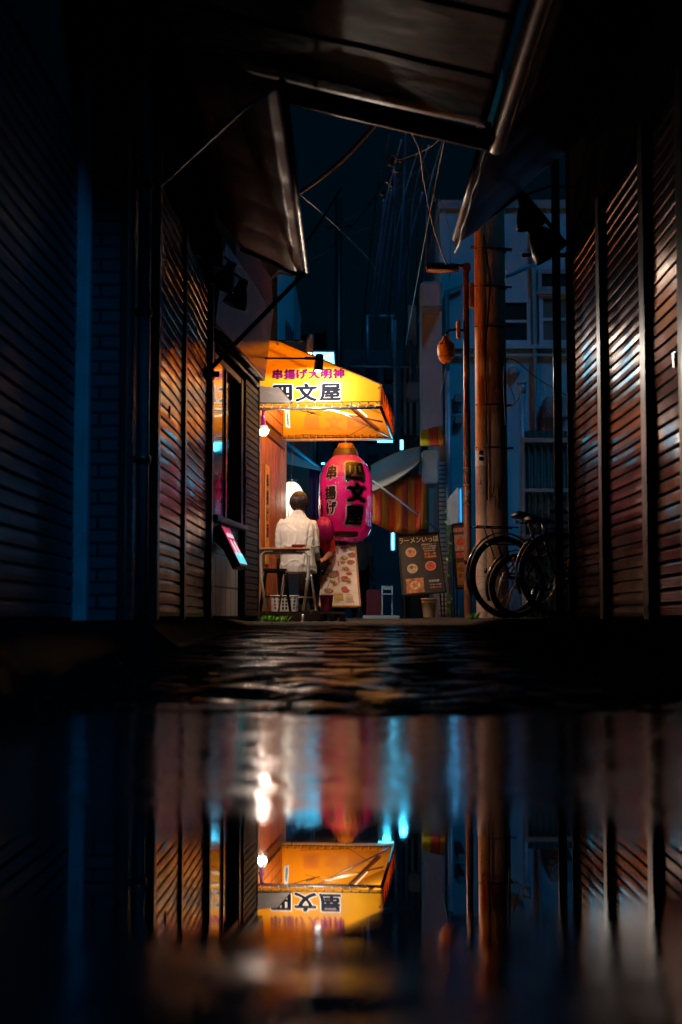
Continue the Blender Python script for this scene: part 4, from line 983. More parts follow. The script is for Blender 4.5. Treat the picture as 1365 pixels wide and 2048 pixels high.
strands(hm_, Mh, 260, (.02, .5), (1.75, 2.2), .0042, 1.14, 3, 1.02, amin=.9, amax=5.4); strands(hm_, Mh, 70, (.02, .3), (1.0, 1.4), .0045, 1.15, 4, 1.02)
part('hair', hm_, M['hair'], p1)
part('eyes', eyes_mb(Mh), M['black_ink'], p1)
s = MB()
s.loft([(W1(.0, -.01, .735), .198, .150), (W1(0, -.01, .80), .198, .152), (W1(0, -.005, .92), .188, .138), (W1(0, .0, 1.05), .194, .132), (W1(0, -.005, 1.18), .203, .130), (W1(0, 0, 1.27), .205, .115), (W1(0, 0, 1.325), .160, .092), (W1(0, .0, 1.375), .092, .074), (W1(0, .008, 1.412), .066, .066)], (1, 0, 0), 32)
for e in (-1, 1):
    limb(s, [W1(e*.160, 0, 1.285), W1(e*.180, .0, 1.20), W1(e*.190, .0, 1.08), W1(e*.192, .03, .97)], [.060, .056, .050, .046])
    limb(s, [W1(e*.192, .03, .975), W1(e*.19, .10, .93), W1(e*.18, .22, .91)], [.05, .048, .038])
def wrk(v):
    f = noise.noise(Vector((v.x*9, v.y*7, v.z*2.2)))*.014+noise.noise(Vector((v.x*24, v.y*20, v.z*6+3)))*.007
    g_ = .006*math.sin(26*(v.x-Px)+3.5*v.z)*smooth(1.25, .85, v.z)
    fold = -.010*math.exp(-((v.x-Px-.10-.12*(v.z-1.0))/.012)**2)*smooth(1.3, 1.2, v.z)
    rg1 = max(0, 1-abs(noise.noise(Vector((v.x*7+3, v.y*5, v.z*3.0))))*7)*.006+max(0, 1-abs(noise.noise(Vector((v.x*5, v.y*9, v.z*7+9))))*8)*.005
    return f+g_+fold+rg1-.004
part('shirt', solidify(s, .0068, 4, wrk), M['shirt'], p1)
part('collar', MB().loft([(W1(0, .01, 1.385), .070, .068), (W1(0, .008, 1.408), .066, .064), (W1(0, .010, 1.428), .060, .060)], (1, 0, 0), 28), M['shirt'], p1)
q = MB()
q.loft([(W1(0, 0, .78), .17, .12), (W1(0, 0, .86), .18, .135), (W1(0, .0, .93), .16, .12)], (1, 0, 0), 20)
for e in (-1, 1):
    limb(q, [W1(e*.09, 0, .85), W1(e*.15, .22, .855), W1(e*.18, .42, .85)], [.097, .090, .070])
    limb(q, [W1(e*.18, .42, .845), W1(e*.17, .40, .62), W1(e*.16, .37, .43)], [.069, .066, .056])
part('trousers', solidify(q, .009, 4), M['trousers'], p1)
for e in (-1, 1):
    sh = MB(); sh.loft([(W1(e*.16, .30, DZ+.045), .036, .040), (W1(e*.16, .36, DZ+.05), .042, .047), (W1(e*.165, .46, DZ+.035), .044, .032), (W1(e*.17, .55, DZ+.025), .030, .022)], (1, 0, 0), 16)
    shp = part('shoe', sh, M['shoe'], p1); part('sole', MB().loft([(W1(e*.16, .29, DZ+.012), .036, .010), (W1(e*.165, .45, DZ+.012), .046, .010), (W1(e*.17, .56, DZ+.012), .028, .010)], (1, 0, 0), 14), M['white_paint'], shp)
# --- magenta-haired person bowing forward, facing the camera
Qx, Qy = px_(628, 16.1), 16.25
def W2(x, y, z): return Vector((Qx+x, Qy+y, z))
p2 = thing('person', 'person with magenta hair and red top bending forward beside the lantern', 'person', W2(0, 0, DZ))
b = MB()
b.loft([(W2(0, .02, .78), .15, .11), (W2(0, .0, .86), .15, .12), (W2(.02, -.07, .98), .13, .10), (W2(.03, -.14, 1.08), .15, .10), (W2(.05, -.20, 1.16), .14, .085), (W2(.07, -.25, 1.20), .07, .06), (W2(.09, -.30, 1.22), .05, .05)], (1, 0, 0), 22)
for e in (-1, 1):
    limb(b, [W2(e*.08, 0, .85), W2(e*.07-.02, -.2, .85), W2(e*.06-.05, -.40, .84)], [.085, .075, .055])
    limb(b, [W2(e*.06-.05, -.40, .83), W2(e*.06-.05, -.38, .6), W2(e*.06-.05, -.36, .40)], [.052, .048, .034])
    limb(b, [W2(e*.14+.04, -.18, 1.14), W2(e*.155+.03, -.24, .98)], [.048, .040])
    limb(b, [W2(e*.155+.03, -.24, .98), W2(e*.10+.03, -.36, .92)], [.038, .026])
    hand(b, W2(e*.10+.03, -.365, .92), (-.5*e, -.8, -.25), (0, .2, -1), .92, .5, thumb=-e)
Mh2 = head_mb(b, W2(.12, -.335, 1.235), (.45, -1, -.75), (.1, -.6, 1), .98)
part('body', solidify(b, .0065, 3), M['skin'], p2)
hm_ = hair_mb(Mh2, 1.04, seed=5, long=.3, r=1.18, fringe=-2.)
strands(hm_, Mh2, 300, (.02, .5), (1.8, 2.5), .0048, 1.21, 7, 1.04, drop=.16)
part('hair', hm_, M['magenta_hair'], p2)
part('eyes', eyes_mb(Mh2), M['black_ink'], p2)
s = MB(); s.loft([(W2(0, .01, .84), .165, .13), (W2(.02, -.07, .98), .145, .115), (W2(.03, -.14, 1.08), .165, .115), (W2(.05, -.20, 1.165), .15, .098), (W2(.06, -.24, 1.20), .085, .07)], (1, 0, 0), 24)
for e in (-1, 1): limb(s, [W2(e*.135+.04, -.18, 1.14), W2(e*.155+.03, -.23, 1.0)], [.062, .054])
part('top', solidify(s, .008, 4, lambda v: .007*noise.noise(v*14)), M['red_top'], p2)
s = MB(); s.loft([(W2(.0, -.0, .78), .175, .16), (W2(.01, -.03, .88), .165, .145), (W2(.03, -.09, 1.0), .150, .125), (W2(.04, -.15, 1.10), .10, .125)], (1, 0, 0), 24)
for e in (-1, 1):
    limb(s, [W2(e*.08, 0, .86), W2(e*.07-.02, -.2, .86), W2(e*.06-.05, -.40, .85)], [.09, .083, .064])
    limb(s, [W2(e*.06-.05, -.40, .84), W2(e*.06-.05, -.38, .6), W2(e*.06-.05, -.36, .44)], [.062, .060, .050])
part('dark_overall', solidify(s, .009, 4), M['vest'], p2)
for e in (-1, 1):
    part('shoe', MB().loft([(W2(e*.06-.05, -.31, DZ+.03), .034, .03), (W2(e*.06-.05, -.38, DZ+.04), .040, .040), (W2(e*.06-.05, -.48, DZ+.03), .040, .028), (W2(e*.06-.05, -.55, DZ+.02), .026, .018)], (1, 0, 0), 14), M['shoe'], p2)
# --- far walker
D3 = 26.; Rx = px_(720, D3); Gz = gz(Rx, D3)
def W3(x, y, z): return Vector((Rx+x, D3+y, Gz+z))
p3 = thing('person', 'person in pale shirt and dark trousers standing far behind the menu board', 'person', W3(0, 0, 0))
b = MB()
b.loft([(W3(0, 0, .80), .14, .10), (W3(0, 0, .92), .155, .11), (W3(0, 0, 1.05), .13, .09), (W3(0, 0, 1.2), .16, .10), (W3(0, 0, 1.32), .17, .09), (W3(0, 0, 1.38), .09, .06), (W3(0, 0, 1.43), .05, .05), (W3(0, 0, 1.48), .048, .05)], (1, 0, 0), 20)
for e in (-1, 1):
    limb(b, [W3(e*.085, 0, .85), W3(e*.095, .03*e, .47), W3(e*.10, .05*e, .08)], [.085, .058, .036])
    limb(b, [W3(e*.17, 0, 1.31), W3(e*.21, -.01, 1.05), W3(e*.22, .07, .83)], [.05, .04, .026])
    hand(b, W3(e*.22, .07, .83), (0, .2, -1), (-e, 0, 0), .95, .7, thumb=1)
Mh3 = head_mb(b, W3(0, 0, 1.55), (.1, 1, -.1), (0, 0, 1), .95)
part('body', solidify(b, .009, 3), M['skin'], p3); part('hair', hair_mb(Mh3, .97, seed=9), M['hair'], p3)
part('eyes', eyes_mb(Mh3, .95), M['black_ink'], p3)
s = MB(); s.loft([(W3(0, 0, .84), .175, .13), (W3(0, 0, 1.0), .155, .115), (W3(0, 0, 1.2), .18, .12), (W3(0, 0, 1.32), .185, .105), (W3(0, 0, 1.38), .10, .075), (W3(0, 0, 1.42), .06, .06)], (1, 0, 0), 24)
for e in (-1, 1): limb(s, [W3(e*.165, 0, 1.31), W3(e*.20, 0, 1.13)], [.062, .056])
part('shirt', solidify(s, .01, 4, lambda v: .008*noise.noise(v*9)), mat('pale_blue_shirt', (.75, .80, .85), rough=.9), p3)
s = MB()
for e in (-1, 1): limb(s, [W3(e*.085, 0, .88), W3(e*.095, .03*e, .47), W3(e*.10, .05*e, .11)], [.10, .075, .058])
part('trousers', solidify(s, .011, 4), M['trousers'], p3)
for e in (-1, 1): part('shoe', MB().loft([(W3(e*.10, .05*e-.06, .035), .034, .03), (W3(e*.10, .05*e+.02, .05), .042, .042), (W3(e*.105, .05*e+.14, .03), .04, .026), (W3(e*.11, .05*e+.21, .022), .026, .018)], (1, 0, 0), 12), M['shoe'], p3)
um = thing('umbrella', 'folded clear umbrella held low by the far person in pale shirt', 'umbrella', W3(.24, .1, .3))
ua, ub = W3(.20, .12, .80), W3(.34, .08, .18)
part('canopy', MB().tube([ua+(ub-ua)*t for t in (.12, .2, .6, .9, .97)], [.022, .045, .035, .018, .008], 10), M['umbrella'], um)
part('shaft', MB().tube([ua+(ub-ua)*t for t in (0, 1.02)], .006, 6), M['chrome'], um)
part('handle', MB().tube([ua, ua+Vector((0, 0, .04)), ua+Vector((.02, 0, .075)), ua+Vector((.055, 0, .07)), ua+Vector((.065, 0, .035))], .011, 8), M['black'], um)

# ------------------------------------------------------------------ boards with menus
def board(name, label, cat, tl, tr, br, bl, d0, d1, frame_m, face_m, legz, thickn=.03, group=None, fr=.014):
    """leaning board from its four photo corners; top at depth d1, foot at d0"""
    TL, TR, BR, BL = at(*tl, d1), at(*tr, d1), at(*br, d0), at(*bl, d0)
    t = thing(name, label, cat, (BL+BR)/2*1, group)
    ux = (TR-TL).normalized(); n = (TR-TL).cross(BL-TL).normalized()
    if n.y > 0: n = -n
    def P(u, v, w=0): return (TL*(1-u)+TR*u)*(1-v)+(BL*(1-u)+BR*u)*v+n*w
    part('panel', MB().add([P(0, 0, -.004), P(1, 0, -.004), P(1, 1, -.004), P(0, 1, -.004), P(0, 0, -.02), P(1, 0, -.02), P(1, 1, -.02), P(0, 1, -.02)],
        [(0, 1, 2, 3), (7, 6, 5, 4), (0, 4, 5, 1), (1, 5, 6, 2), (2, 6, 7, 3), (3, 7, 4, 0)]), face_m, t)
    m = MB()
    for (a, b2) in (((0, 0), (1, 0)), ((1, 0), (1, 1)), ((1, 1), (0, 1)), ((0, 1), (0, 0))):
        m.tube([P(*a), P(*b2)], fr, 4, smooth=False)
    part('frame', m, frame_m, t)
    back = Vector((0, .38, 0))
    for u in (0.04, .96):
        m = MB().tube([P(u, 1), Vector((P(u, 1).x, P(u, 1).y-.03, legz))], .013, 4, smooth=False)
        part('leg', m, frame_m if frame_m != M['ply'] else M['blackmetal'], t)
        m = MB().tube([P(u, .03, -.03), Vector((P(u, 1).x, P(u, 1).y+.42, legz))], .011, 4, smooth=False)
        part('leg', m, M['blackmetal'], t)
    return t, P, n
def disc(P, n, u, v, r, asp, w, k=20, m=None, W=1., H=1., blob=0., seed=0):
    c = P(u, v, w); ux = (P(1, v)-P(0, v)).normalized(); uy = (P(u, 0)-P(u, 1)).normalized()
    pts = []
    for i in range(k):
        a = 2*math.pi*i/k; rr = r*(1+blob*noise.noise(Vector((math.cos(a)*2+seed, math.sin(a)*2, seed))))
        pts.append(c+ux*math.cos(a)*rr*asp+uy*math.sin(a)*rr)
    return m.add(pts, [list(range(k))])
def prect(m, P, u0, u1, v0, v1, w): m.add([P(u0, v0, w), P(u1, v0, w), P(u1, v1, w), P(u0, v1, w)], [(0, 1, 2, 3)])
# paper menu board
mb1, P, n = board('menu_board', 'framed paper menu with many food pictures standing beside the lantern', 'menu board', (634, 1092), (711, 1091), (721, 1213), (634, 1213), 16.0, 16.25, M['ply'], M['paper'], .25)
rn = random.Random(5)
cols = {'red': (.55, .03, .06), 'brown': (.30, .12, .03), 'orange': (.62, .28, .05), 'green': (.10, .20, .04), 'grey': (.28, .26, .25), 'yellow': (.65, .45, .08), 'dark': (.05, .03, .03)}
ms = {k_: MB() for k_ in cols}
# red price tabs, picture groups and text rows laid out in panels
for (pu, pv, pw, ph) in ((.10, .03, .40, .20), (.52, .03, .44, .20), (.10, .25, .40, .16), (.52, .25, .44, .16), (.10, .43, .40, .34), (.52, .43, .44, .34)):
    prect(ms['red'], P, pu, pu+.035, pv+.005, pv+ph*.55, .0015)
    for i in range(7 if ph > .3 else 4):
        u = pu+.08+rn.random()*(pw-.12); v = pv+.02+rn.random()*(ph-.04); s0 = .012+rn.random()*.014
        disc(P, n, u, v, s0*1.25, 1.7, .002, 14, ms['grey' if rn.random() < .4 else 'brown'], blob=.35, seed=i+pu*10)
        disc(P, n, u+.01, v-.004, s0*.8, 1.5, .003, 12, ms[rn.choice(['orange', 'yellow', 'red', 'orange'])], blob=.5, seed=i)
        disc(P, n, u-.02, v+.004, s0*.35, 1.3, .004, 10, ms[rn.choice(['green', 'dark', 'red'])], blob=.4, seed=i)
        for q_ in range(2): prect(ms['dark'], P, u-.05+.004*q_, u+.03, v+.022+q_*.008, v+.0245+q_*.008, .0015)
    for i in range(3): prect(ms['grey'], P, pu+.05, pu+.05+rn.uniform(.1, .3), pv+ph*.9+i*.006, pv+ph*.9+i*.006+.0025, .0015)
for i in range(3):
    for j in range(5):
        u = .1+i*.29; prect(ms[rn.choice(['grey', 'yellow', 'brown', 'grey'])], P, u+.02*(j % 2), u+.12+rn.random()*.12, .80+j*.03, .812+j*.03, .0015)
prect(ms['yellow'], P, .40, .62, .79, .88, .0012)
for vv in (.24, .42, .78): prect(ms['red'], P, .05, .98, vv, vv+.003, .0012)
for uu in (.508,): prect(ms['grey'], P, uu, uu+.004, .02, .78, .0011)
for k_, mm in ms.items():
    if mm.f: part('menu_print', mm, mat('print_'+k_, cols[k_], rough=.5), mb1)
m = MB()
for q_, s0 in (('串揚げ', (.62, .012)), ('おすすめ', (.30, .40))):
    letters(m, q_, .030, .0012, plane_place(P(s0[0]+.1, s0[1]+.03, .003), P(1, 0)-P(0, 0), P(0, 0)-P(0, 1), n), nsteps=6)
part('lettering', m, M['black_ink'], mb1)
solo('string_lead', MB().tube([at(677, 1080, 15.9), at(672, 1110, 15.9), at(664, 1150, 15.9), at(655, 1178, 15.9)], .003, 5), M['black'], 'thin black lead hanging from the lantern before the paper menu', 'cord')
# ramen board
mb2, P, n = board('ramen_board', 'black chalkboard style ramen sign with round bowl pictures', 'sign board', (797, 1071), (877, 1065), (892, 1184), (806, 1192), 15.9, 16.15, M['black'], M['board_black'], .262)
def P2(u, v, w=0): return P(u, v, w)
wm = mat('sign_white', (.55, .52, .50), rough=.5); om = mat('sign_orange', (.75, .22, .02), rough=.5)
uxv, uyv = P(1, 0)-P(0, 0), P(0, 0)-P(0, 1)
m = MB(); m2 = MB()
letters(m, 'ラーメンいっぽ', .066, .0018, plane_place(P(.5, .095, .002), uxv, uyv, n), nsteps=6, sy=1.25)
for i, (tx, sz) in enumerate((('厳選素材のスープ', .021), ('こだわり自家製麺', .021), ('毎日手作り焼豚', .021), ('全品自信の味', .021))):
    letters(m, tx, sz, .0005, plane_place(P(.73, .185+i*.036, .002), uxv, uyv, n), nsteps=4)
for i, tx in enumerate(('替玉一杯', '大盛無料')): letters(m2, tx, .034, .0010, plane_place(P(.74, .345+i*.05, .002), uxv, uyv, n), nsteps=5)
letters(m, '営業時間', .030, .0008, plane_place(P(.76, .80, .002), uxv, uyv, n), nsteps=5)
letters(m, '11:30~15:00', .026, .0008, plane_place(P(.79, .86, .002), uxv, uyv, n), nsteps=5)
letters(m2, '18:00~21:00', .026, .0006, plane_place(P(.79, .905, .002), uxv, uyv, n), nsteps=5)
part('lettering', m, wm, mb2); part('lettering', m2, om, mb2, label='orange lettering')
bowls = ((.28, .30, .055, (.55, .40, .36), (.50, .20, .14)), (.28, .57, .055, (.55, .42, .38), (.58, .38, .22)), (.72, .55, .055, (.60, .35, .34), (.60, .04, .03)))
for i, (u, v, r, c1, c2) in enumerate(bowls):
    m = MB(); disc(P, n, u, v, r*1.05, 1.05, .0025, 28, m); bowl_ = part('bowl_picture', m, mat('bowl_rim_%d' % i, c1), mb2)
    m = MB(); disc(P, n, u, v, r*.86, 1.05, .0035, 26, m); part('soup', m, mat('soup_%d' % i, c2, var=.4, vscale=60), bowl_)
    m = MB(); disc(P, n, u-.02, v-.02, r*.35, 1.2, .0045, 14, m, blob=.5, seed=i); part('greens', m, mat('greens_%d' % i, (.08, .16, .04)), bowl_)
m = MB(); prect(m, P, .10, .52, .73, .97, .0025); ph_ = part('photo_print', m, mat('photo_orange', (.42, .16, .06), var=.5, vscale=25), mb2)
m = MB(); disc(P, n, .31, .85, .05, 1.2, .0035, 24, m); part('bowl_picture', m, mat('photo_bowl', (.62, .45, .30), var=.5, vscale=40), ph_)
m = MB(); disc(P, n, .31, .84, .03, 1.1, .0045, 20, m, blob=.4); part('soup', m, mat('photo_soup', (.50, .22, .03), var=.5, vscale=60), ph_)
# second small board behind the pole
mb3, P, n = board('sign_board', 'narrow red and white food sign between ramen board and street pole', 'sign board', (905, 1049), (936, 1046), (942, 1175), (913, 1178), 16.6, 16.8, M['black'], mat('dark_print', (.10, .07, .08), rough=.5), .262)
m = MB(); prect(m, P, .08, .95, .17, .42, .002); prect(m, P, .1, .9, .60, .95, .002); part('paper_print', m, mat('faded_print', (.40, .28, .26), var=.3, vscale=30), mb3)
m = MB(); disc(P, n, .5, .29, .045, 1.2, .003, 20, m); prect(m, P, .15, .7, .45, .53, .003); prect(m, P, .1, .9, .06, .12, .003); part('red_print', m, mat('red_print', (.45, .08, .05), var=.4, vscale=40), mb3)
m = MB()
for i in range(2):
    for j in range(2): prect(m, P, .22+i*.3, .46+i*.3, .68+j*.09, .75+j*.09, .003)
part('brown_print', m, mat('brown_print', (.25, .14, .06), var=.4, vscale=60), mb3)
m = MB(); letters(m, '味自慢', .055, .001, plane_place(P(.5, .10, .0045), P(1, 0)-P(0, 0), P(0, 0)-P(0, 1), n), nsteps=5); part('lettering', m, wm, mb3)
# vertical blue lit sign
bs = thing('blue_sign', 'upright glowing blue shop sign behind the street lamp post', 'sign', at(918, 1045, 17.2))
TL, TR, BR, BL = at(905, 1002, 17.6), at(923, 977, 16.9), at(924, 1044, 16.9), at(905, 1047, 17.6)
part('lit_face', MB().slab([TL, TR, BR, BL], .004), M['blue_glow'], bs)
nb_ = (TR-TL).cross(BL-TL).normalized()
if nb_.y > 0: nb_ = -nb_
part('case', MB().slab([q_+Vector((.0, .05, 0)) for q_ in (TL+Vector((0, 0, .02)), TR+Vector((.02, 0, .02)), BR+Vector((.02, 0, -.02)), BL+Vector((0, 0, -.02)))], .06), M['rail_blue'], bs)
m = MB()
for t_ in (.33, .64): m.tube([(TL*(1-t_)+TR*t_)+nb_*.006, (BL*(1-t_)+BR*t_)+nb_*.006], .006, 4, smooth=False)
part('mullion', m, M['rail'], bs)
lamp('sign_light', 'AREA', (TL+BR)/2+nb_*.05, 2, (.03, .45, 1), bs, aim=(TL+BR)/2+nb_, size=(.3, .4))

# ------------------------------------------------------------------ poles
PD = 16.2
up_ = thing('utility_pole', 'thick concrete utility pole with steel bands and cable guard', 'utility pole', (px_(985, PD), PD, .25))
pc = Vector((px_(987, PD), PD, 0)); PR = 31.5*PD/2844
part('shaft', MB().lathe([(PR*1.02, .2), (PR, pz(1000, PD))], c=pc, n=32).lathe([(PR, pz(1000, PD)), (PR*.95, 3.5), (PR*.86, 7.5)], c=pc, n=32), M['pole'], up_)
gx = px_(965, PD)
part('cable_guard', MB().lathe([(.073, pz(905, PD)), (.072, 3.6), (.068, 5.2)], c=(gx, PD-.11, 0), n=18), M['pole_orange_lit'], up_)
part('lower_guard', MB().lathe([(.074, .22), (.074, pz(905, PD)-.01)], c=(gx, PD-.10, 0), n=18), M['pole_low'], up_)
for i, y_ in enumerate((505, 580, 660, 815, 900)):
    z = pz(y_, PD); t_ = part('band', MB().lathe([(PR*1.0, z), (PR*1.05, z+.003), (PR*1.05, z+.02), (PR*1.0, z+.023)], c=pc, n=32).tube([(pc.x+PR*.9, PD-.1, z+.01), (pc.x+PR*1.3, PD-.1, z+.01)], .014, 8).tube([(gx-.07, PD-.15, z+.01), (gx+.07, PD-.19, z+.01)], .008, 6), M['rail'], up_)
part('band', MB().tube([(pc.x-PR*1.3, PD-.08, pz(498, PD)), (pc.x+PR*1.35, PD-.08, pz(503, PD))], .02, 8), M['rust_pole'], up_)
m = MB().tube([at(968, 470, PD-.2), at(975, 520, PD-.22), at(981, 560, PD-.2), at(978, 620, PD-.22), at(970, 690, PD-.2), at(972, 760, PD-.2), at(974, 900, PD-.2), at(975, 1000, PD-.2)], .010, 8)
part('black_cable', m, M['black'], up_)
part('wall_bracket', MB().tube([at(1015, 552, PD), at(1062, 532, PD+1), at(1105, 515, PD+1.5)], .022, 8), M['rail_blue'], up_)
# posters and graffiti on the guard
st = part('sticker', MB(), M['paper'], up_) if False else None
def cyl_patch(cx, cy_, r, a0, a1, z0, z1): return sheet(lambda u, v: Vector((cx+r*math.sin(a0+(a1-a0)*u), cy_-r*math.cos(a0+(a1-a0)*u), z0+(z1-z0)*v)), 10, 2)
sk = part('sticker', cyl_patch(gx, PD-.10, .0765, -1.4, 1.2, pz(935, PD), pz(902, PD)), M['paper'], up_, label='pale paper sticker')
m = MB()
for ch, zq in (('売', pz(909, PD)), ('地', pz(921, PD))):
    letters(m, ch, .055, .003, lambda u, v, w, zq=zq: Vector((gx+(.078+w)*math.sin(-.2+u/.076), PD-.10-(.078+w)*math.cos(-.2+u/.076), zq+v)), nsteps=6, cut=.02)
part('lettering', m, M['blackmetal'], sk)
rg = random.Random(3); m = MB()
def squig(m, px, py, w, h, d, n, r=.004, seed=0):
    rr = random.Random(seed); pts = []
    for i in range(n):
        u = (i/(n-1)-.5)+rr.uniform(-.25, .25); v = math.sin(i*2.3)*.5+rr.uniform(-.2, .2)
        p = at(px+u*w, py+v*h, PD); dx_ = p.x-pc.x
        if abs(px-965) < 16: dx2 = max(-.055, min(.055, p.x-gx)); y = PD-.10-math.sqrt(.0765**2-dx2**2); p.x = gx+dx2
        else: dx2 = max(-PR*.9, min(PR*.9, dx_)); y = PD-math.sqrt(PR**2-dx2**2)-.002
        p.y = y; pts.append(p)
    m.tube(sag(pts, 5), r*.8, 4)
squig(m, 962, 968, 16, 12, PD, 9, .0025, 1); squig(m, 965, 990, 10, 9, PD, 6, .002, 2); squig(m, 992, 985, 20, 30, PD, 14, .003, 3); squig(m, 996, 1010, 16, 30, PD, 12, .0025, 4)
part('graffiti', m, M['black'], up_)
# brown street-lamp post with lamp head
SD = 15.6; sx_ = px_(937, SD)
sl = thing('street_lamp', 'unlit street lamp on a slim brown post beside the concrete pole', 'street lamp', (sx_, SD, .25))
part('post', MB().lathe([(.043, .24), (.041, pz(820, SD)), (.036, pz(815, SD)), (.034, pz(640, SD)), (.034, pz(530, SD))], c=(sx_, SD, 0), n=18), M['rust_pole'], sl)
z0 = pz(536, SD)
part('arm', MB().bbox(px_(930, SD), px_(946, SD), SD-.05, SD+.05, pz(543, SD), pz(527, SD), .01).tube([(px_(938, SD), SD, pz(533, SD)), (px_(905, SD), SD, pz(530, SD))], .022, 8), M['rust_pole'], sl)
xa, xb = px_(856, SD), px_(922, SD)
def hd_(u, v):
    x = xa+(xb-xa)*u; h = (math.sin(math.pi*min(1, .12+u*.80)))**.5*.105*(1-.35*u); a = math.pi*v
    return Vector((x, SD+math.cos(a)*.09*(1-.2*u), pz(541, SD)+math.sin(a)*h))
part('lamp_head', thick(sheet(hd_, 20, 12), (0, 0, -.002)), M['rust_pole'], sl)
part('diffuser', MB().ball(((xa+xb)/2-.02, SD, pz(541, SD)), ((xb-xa)*.42, .075, .022), 20), mat('lamp_glass', (.45, .40, .42), rough=.15), sl)
part('cyan_glint', MB().ball((xa+.012, SD-.06, pz(538, SD)), .010, 10), M['cyan_glow'], sl)  # glowing bead stands in for a cyan glint on the unlit head
part('junction_box', MB().bbox(px_(917, SD), px_(925, SD), SD-.06, SD+.05, pz(678, SD), pz(642, SD), .008).bbox(px_(944, SD), px_(953, SD), SD-.05, SD+.05, pz(615, SD), pz(567, SD), .008), M['pole_orange_lit'], sl)
m = MB()
for y_ in (905, 940, 965, 985, 1002):
    m.lathe([(.0415, pz(y_+9, SD)), (.0435, pz(y_+8, SD)), (.0435, pz(y_, SD)), (.0415, pz(y_-1, SD))], c=(sx_, SD, 0), n=18)
part('stickers', m, mat('torn_stickers', (.30, .27, .26), rough=.6, col2=(.05, .05, .05), vscale=30), sl)
part('reflective_band', MB().lathe([(.0415, pz(938, SD)), (.044, pz(938, SD)), (.044, pz(935, SD)), (.0415, pz(935, SD))], c=(sx_, SD, 0), n=18).lathe([(.0415, pz(972, SD)), (.044, pz(972, SD)), (.044, pz(969, SD)), (.0415, pz(969, SD))], c=(sx_, SD, 0), n=18), mat('orange_band', (.8, .2, .02), rough=.3), sl)
# dome camera / ball lamp
bq = thing('dome_camera', 'orange lit dome camera hanging on a curved arm from the post', 'camera', at(893, 728, SD))
cq = at(893, 702, SD); kk = SD/2844
part('dome', MB().lathe([(.001, -26*kk), (6*kk, -25*kk), (12*kk, -21*kk), (17*kk, -10*kk), (18.5*kk, 4*kk), (17*kk, 13*kk), (12*kk, 20*kk), (8*kk, 24*kk), (7*kk, 30*kk), (.001, 31*kk)], c=cq, n=28), M['pole_orange_lit'], bq)
part('seam', MB().torus(cq+Vector((0, 0, 13*kk)), 17.3*kk, .003, (0, 0, 1), 28, 6).torus(cq+Vector((0, 0, -12*kk)), 16.5*kk, .003, (0, 0, 1), 28, 6), M['wood_dark'], bq)
part('lens', MB().ball(cq+Vector((0, -.01, -25*kk)), (.03, .03, .02), 12), M['glass_dark'], bq)
part('arm', MB().tube([cq+Vector((0, 0, 28*kk)), cq+Vector((.005, 0, 37*kk)), cq+Vector((.04, 0, 43*kk)), cq+Vector((.10, 0, 44*kk)), Vector((sx_, SD, cq.z+42*kk))], .014, 10), M['blackmetal'], bq)

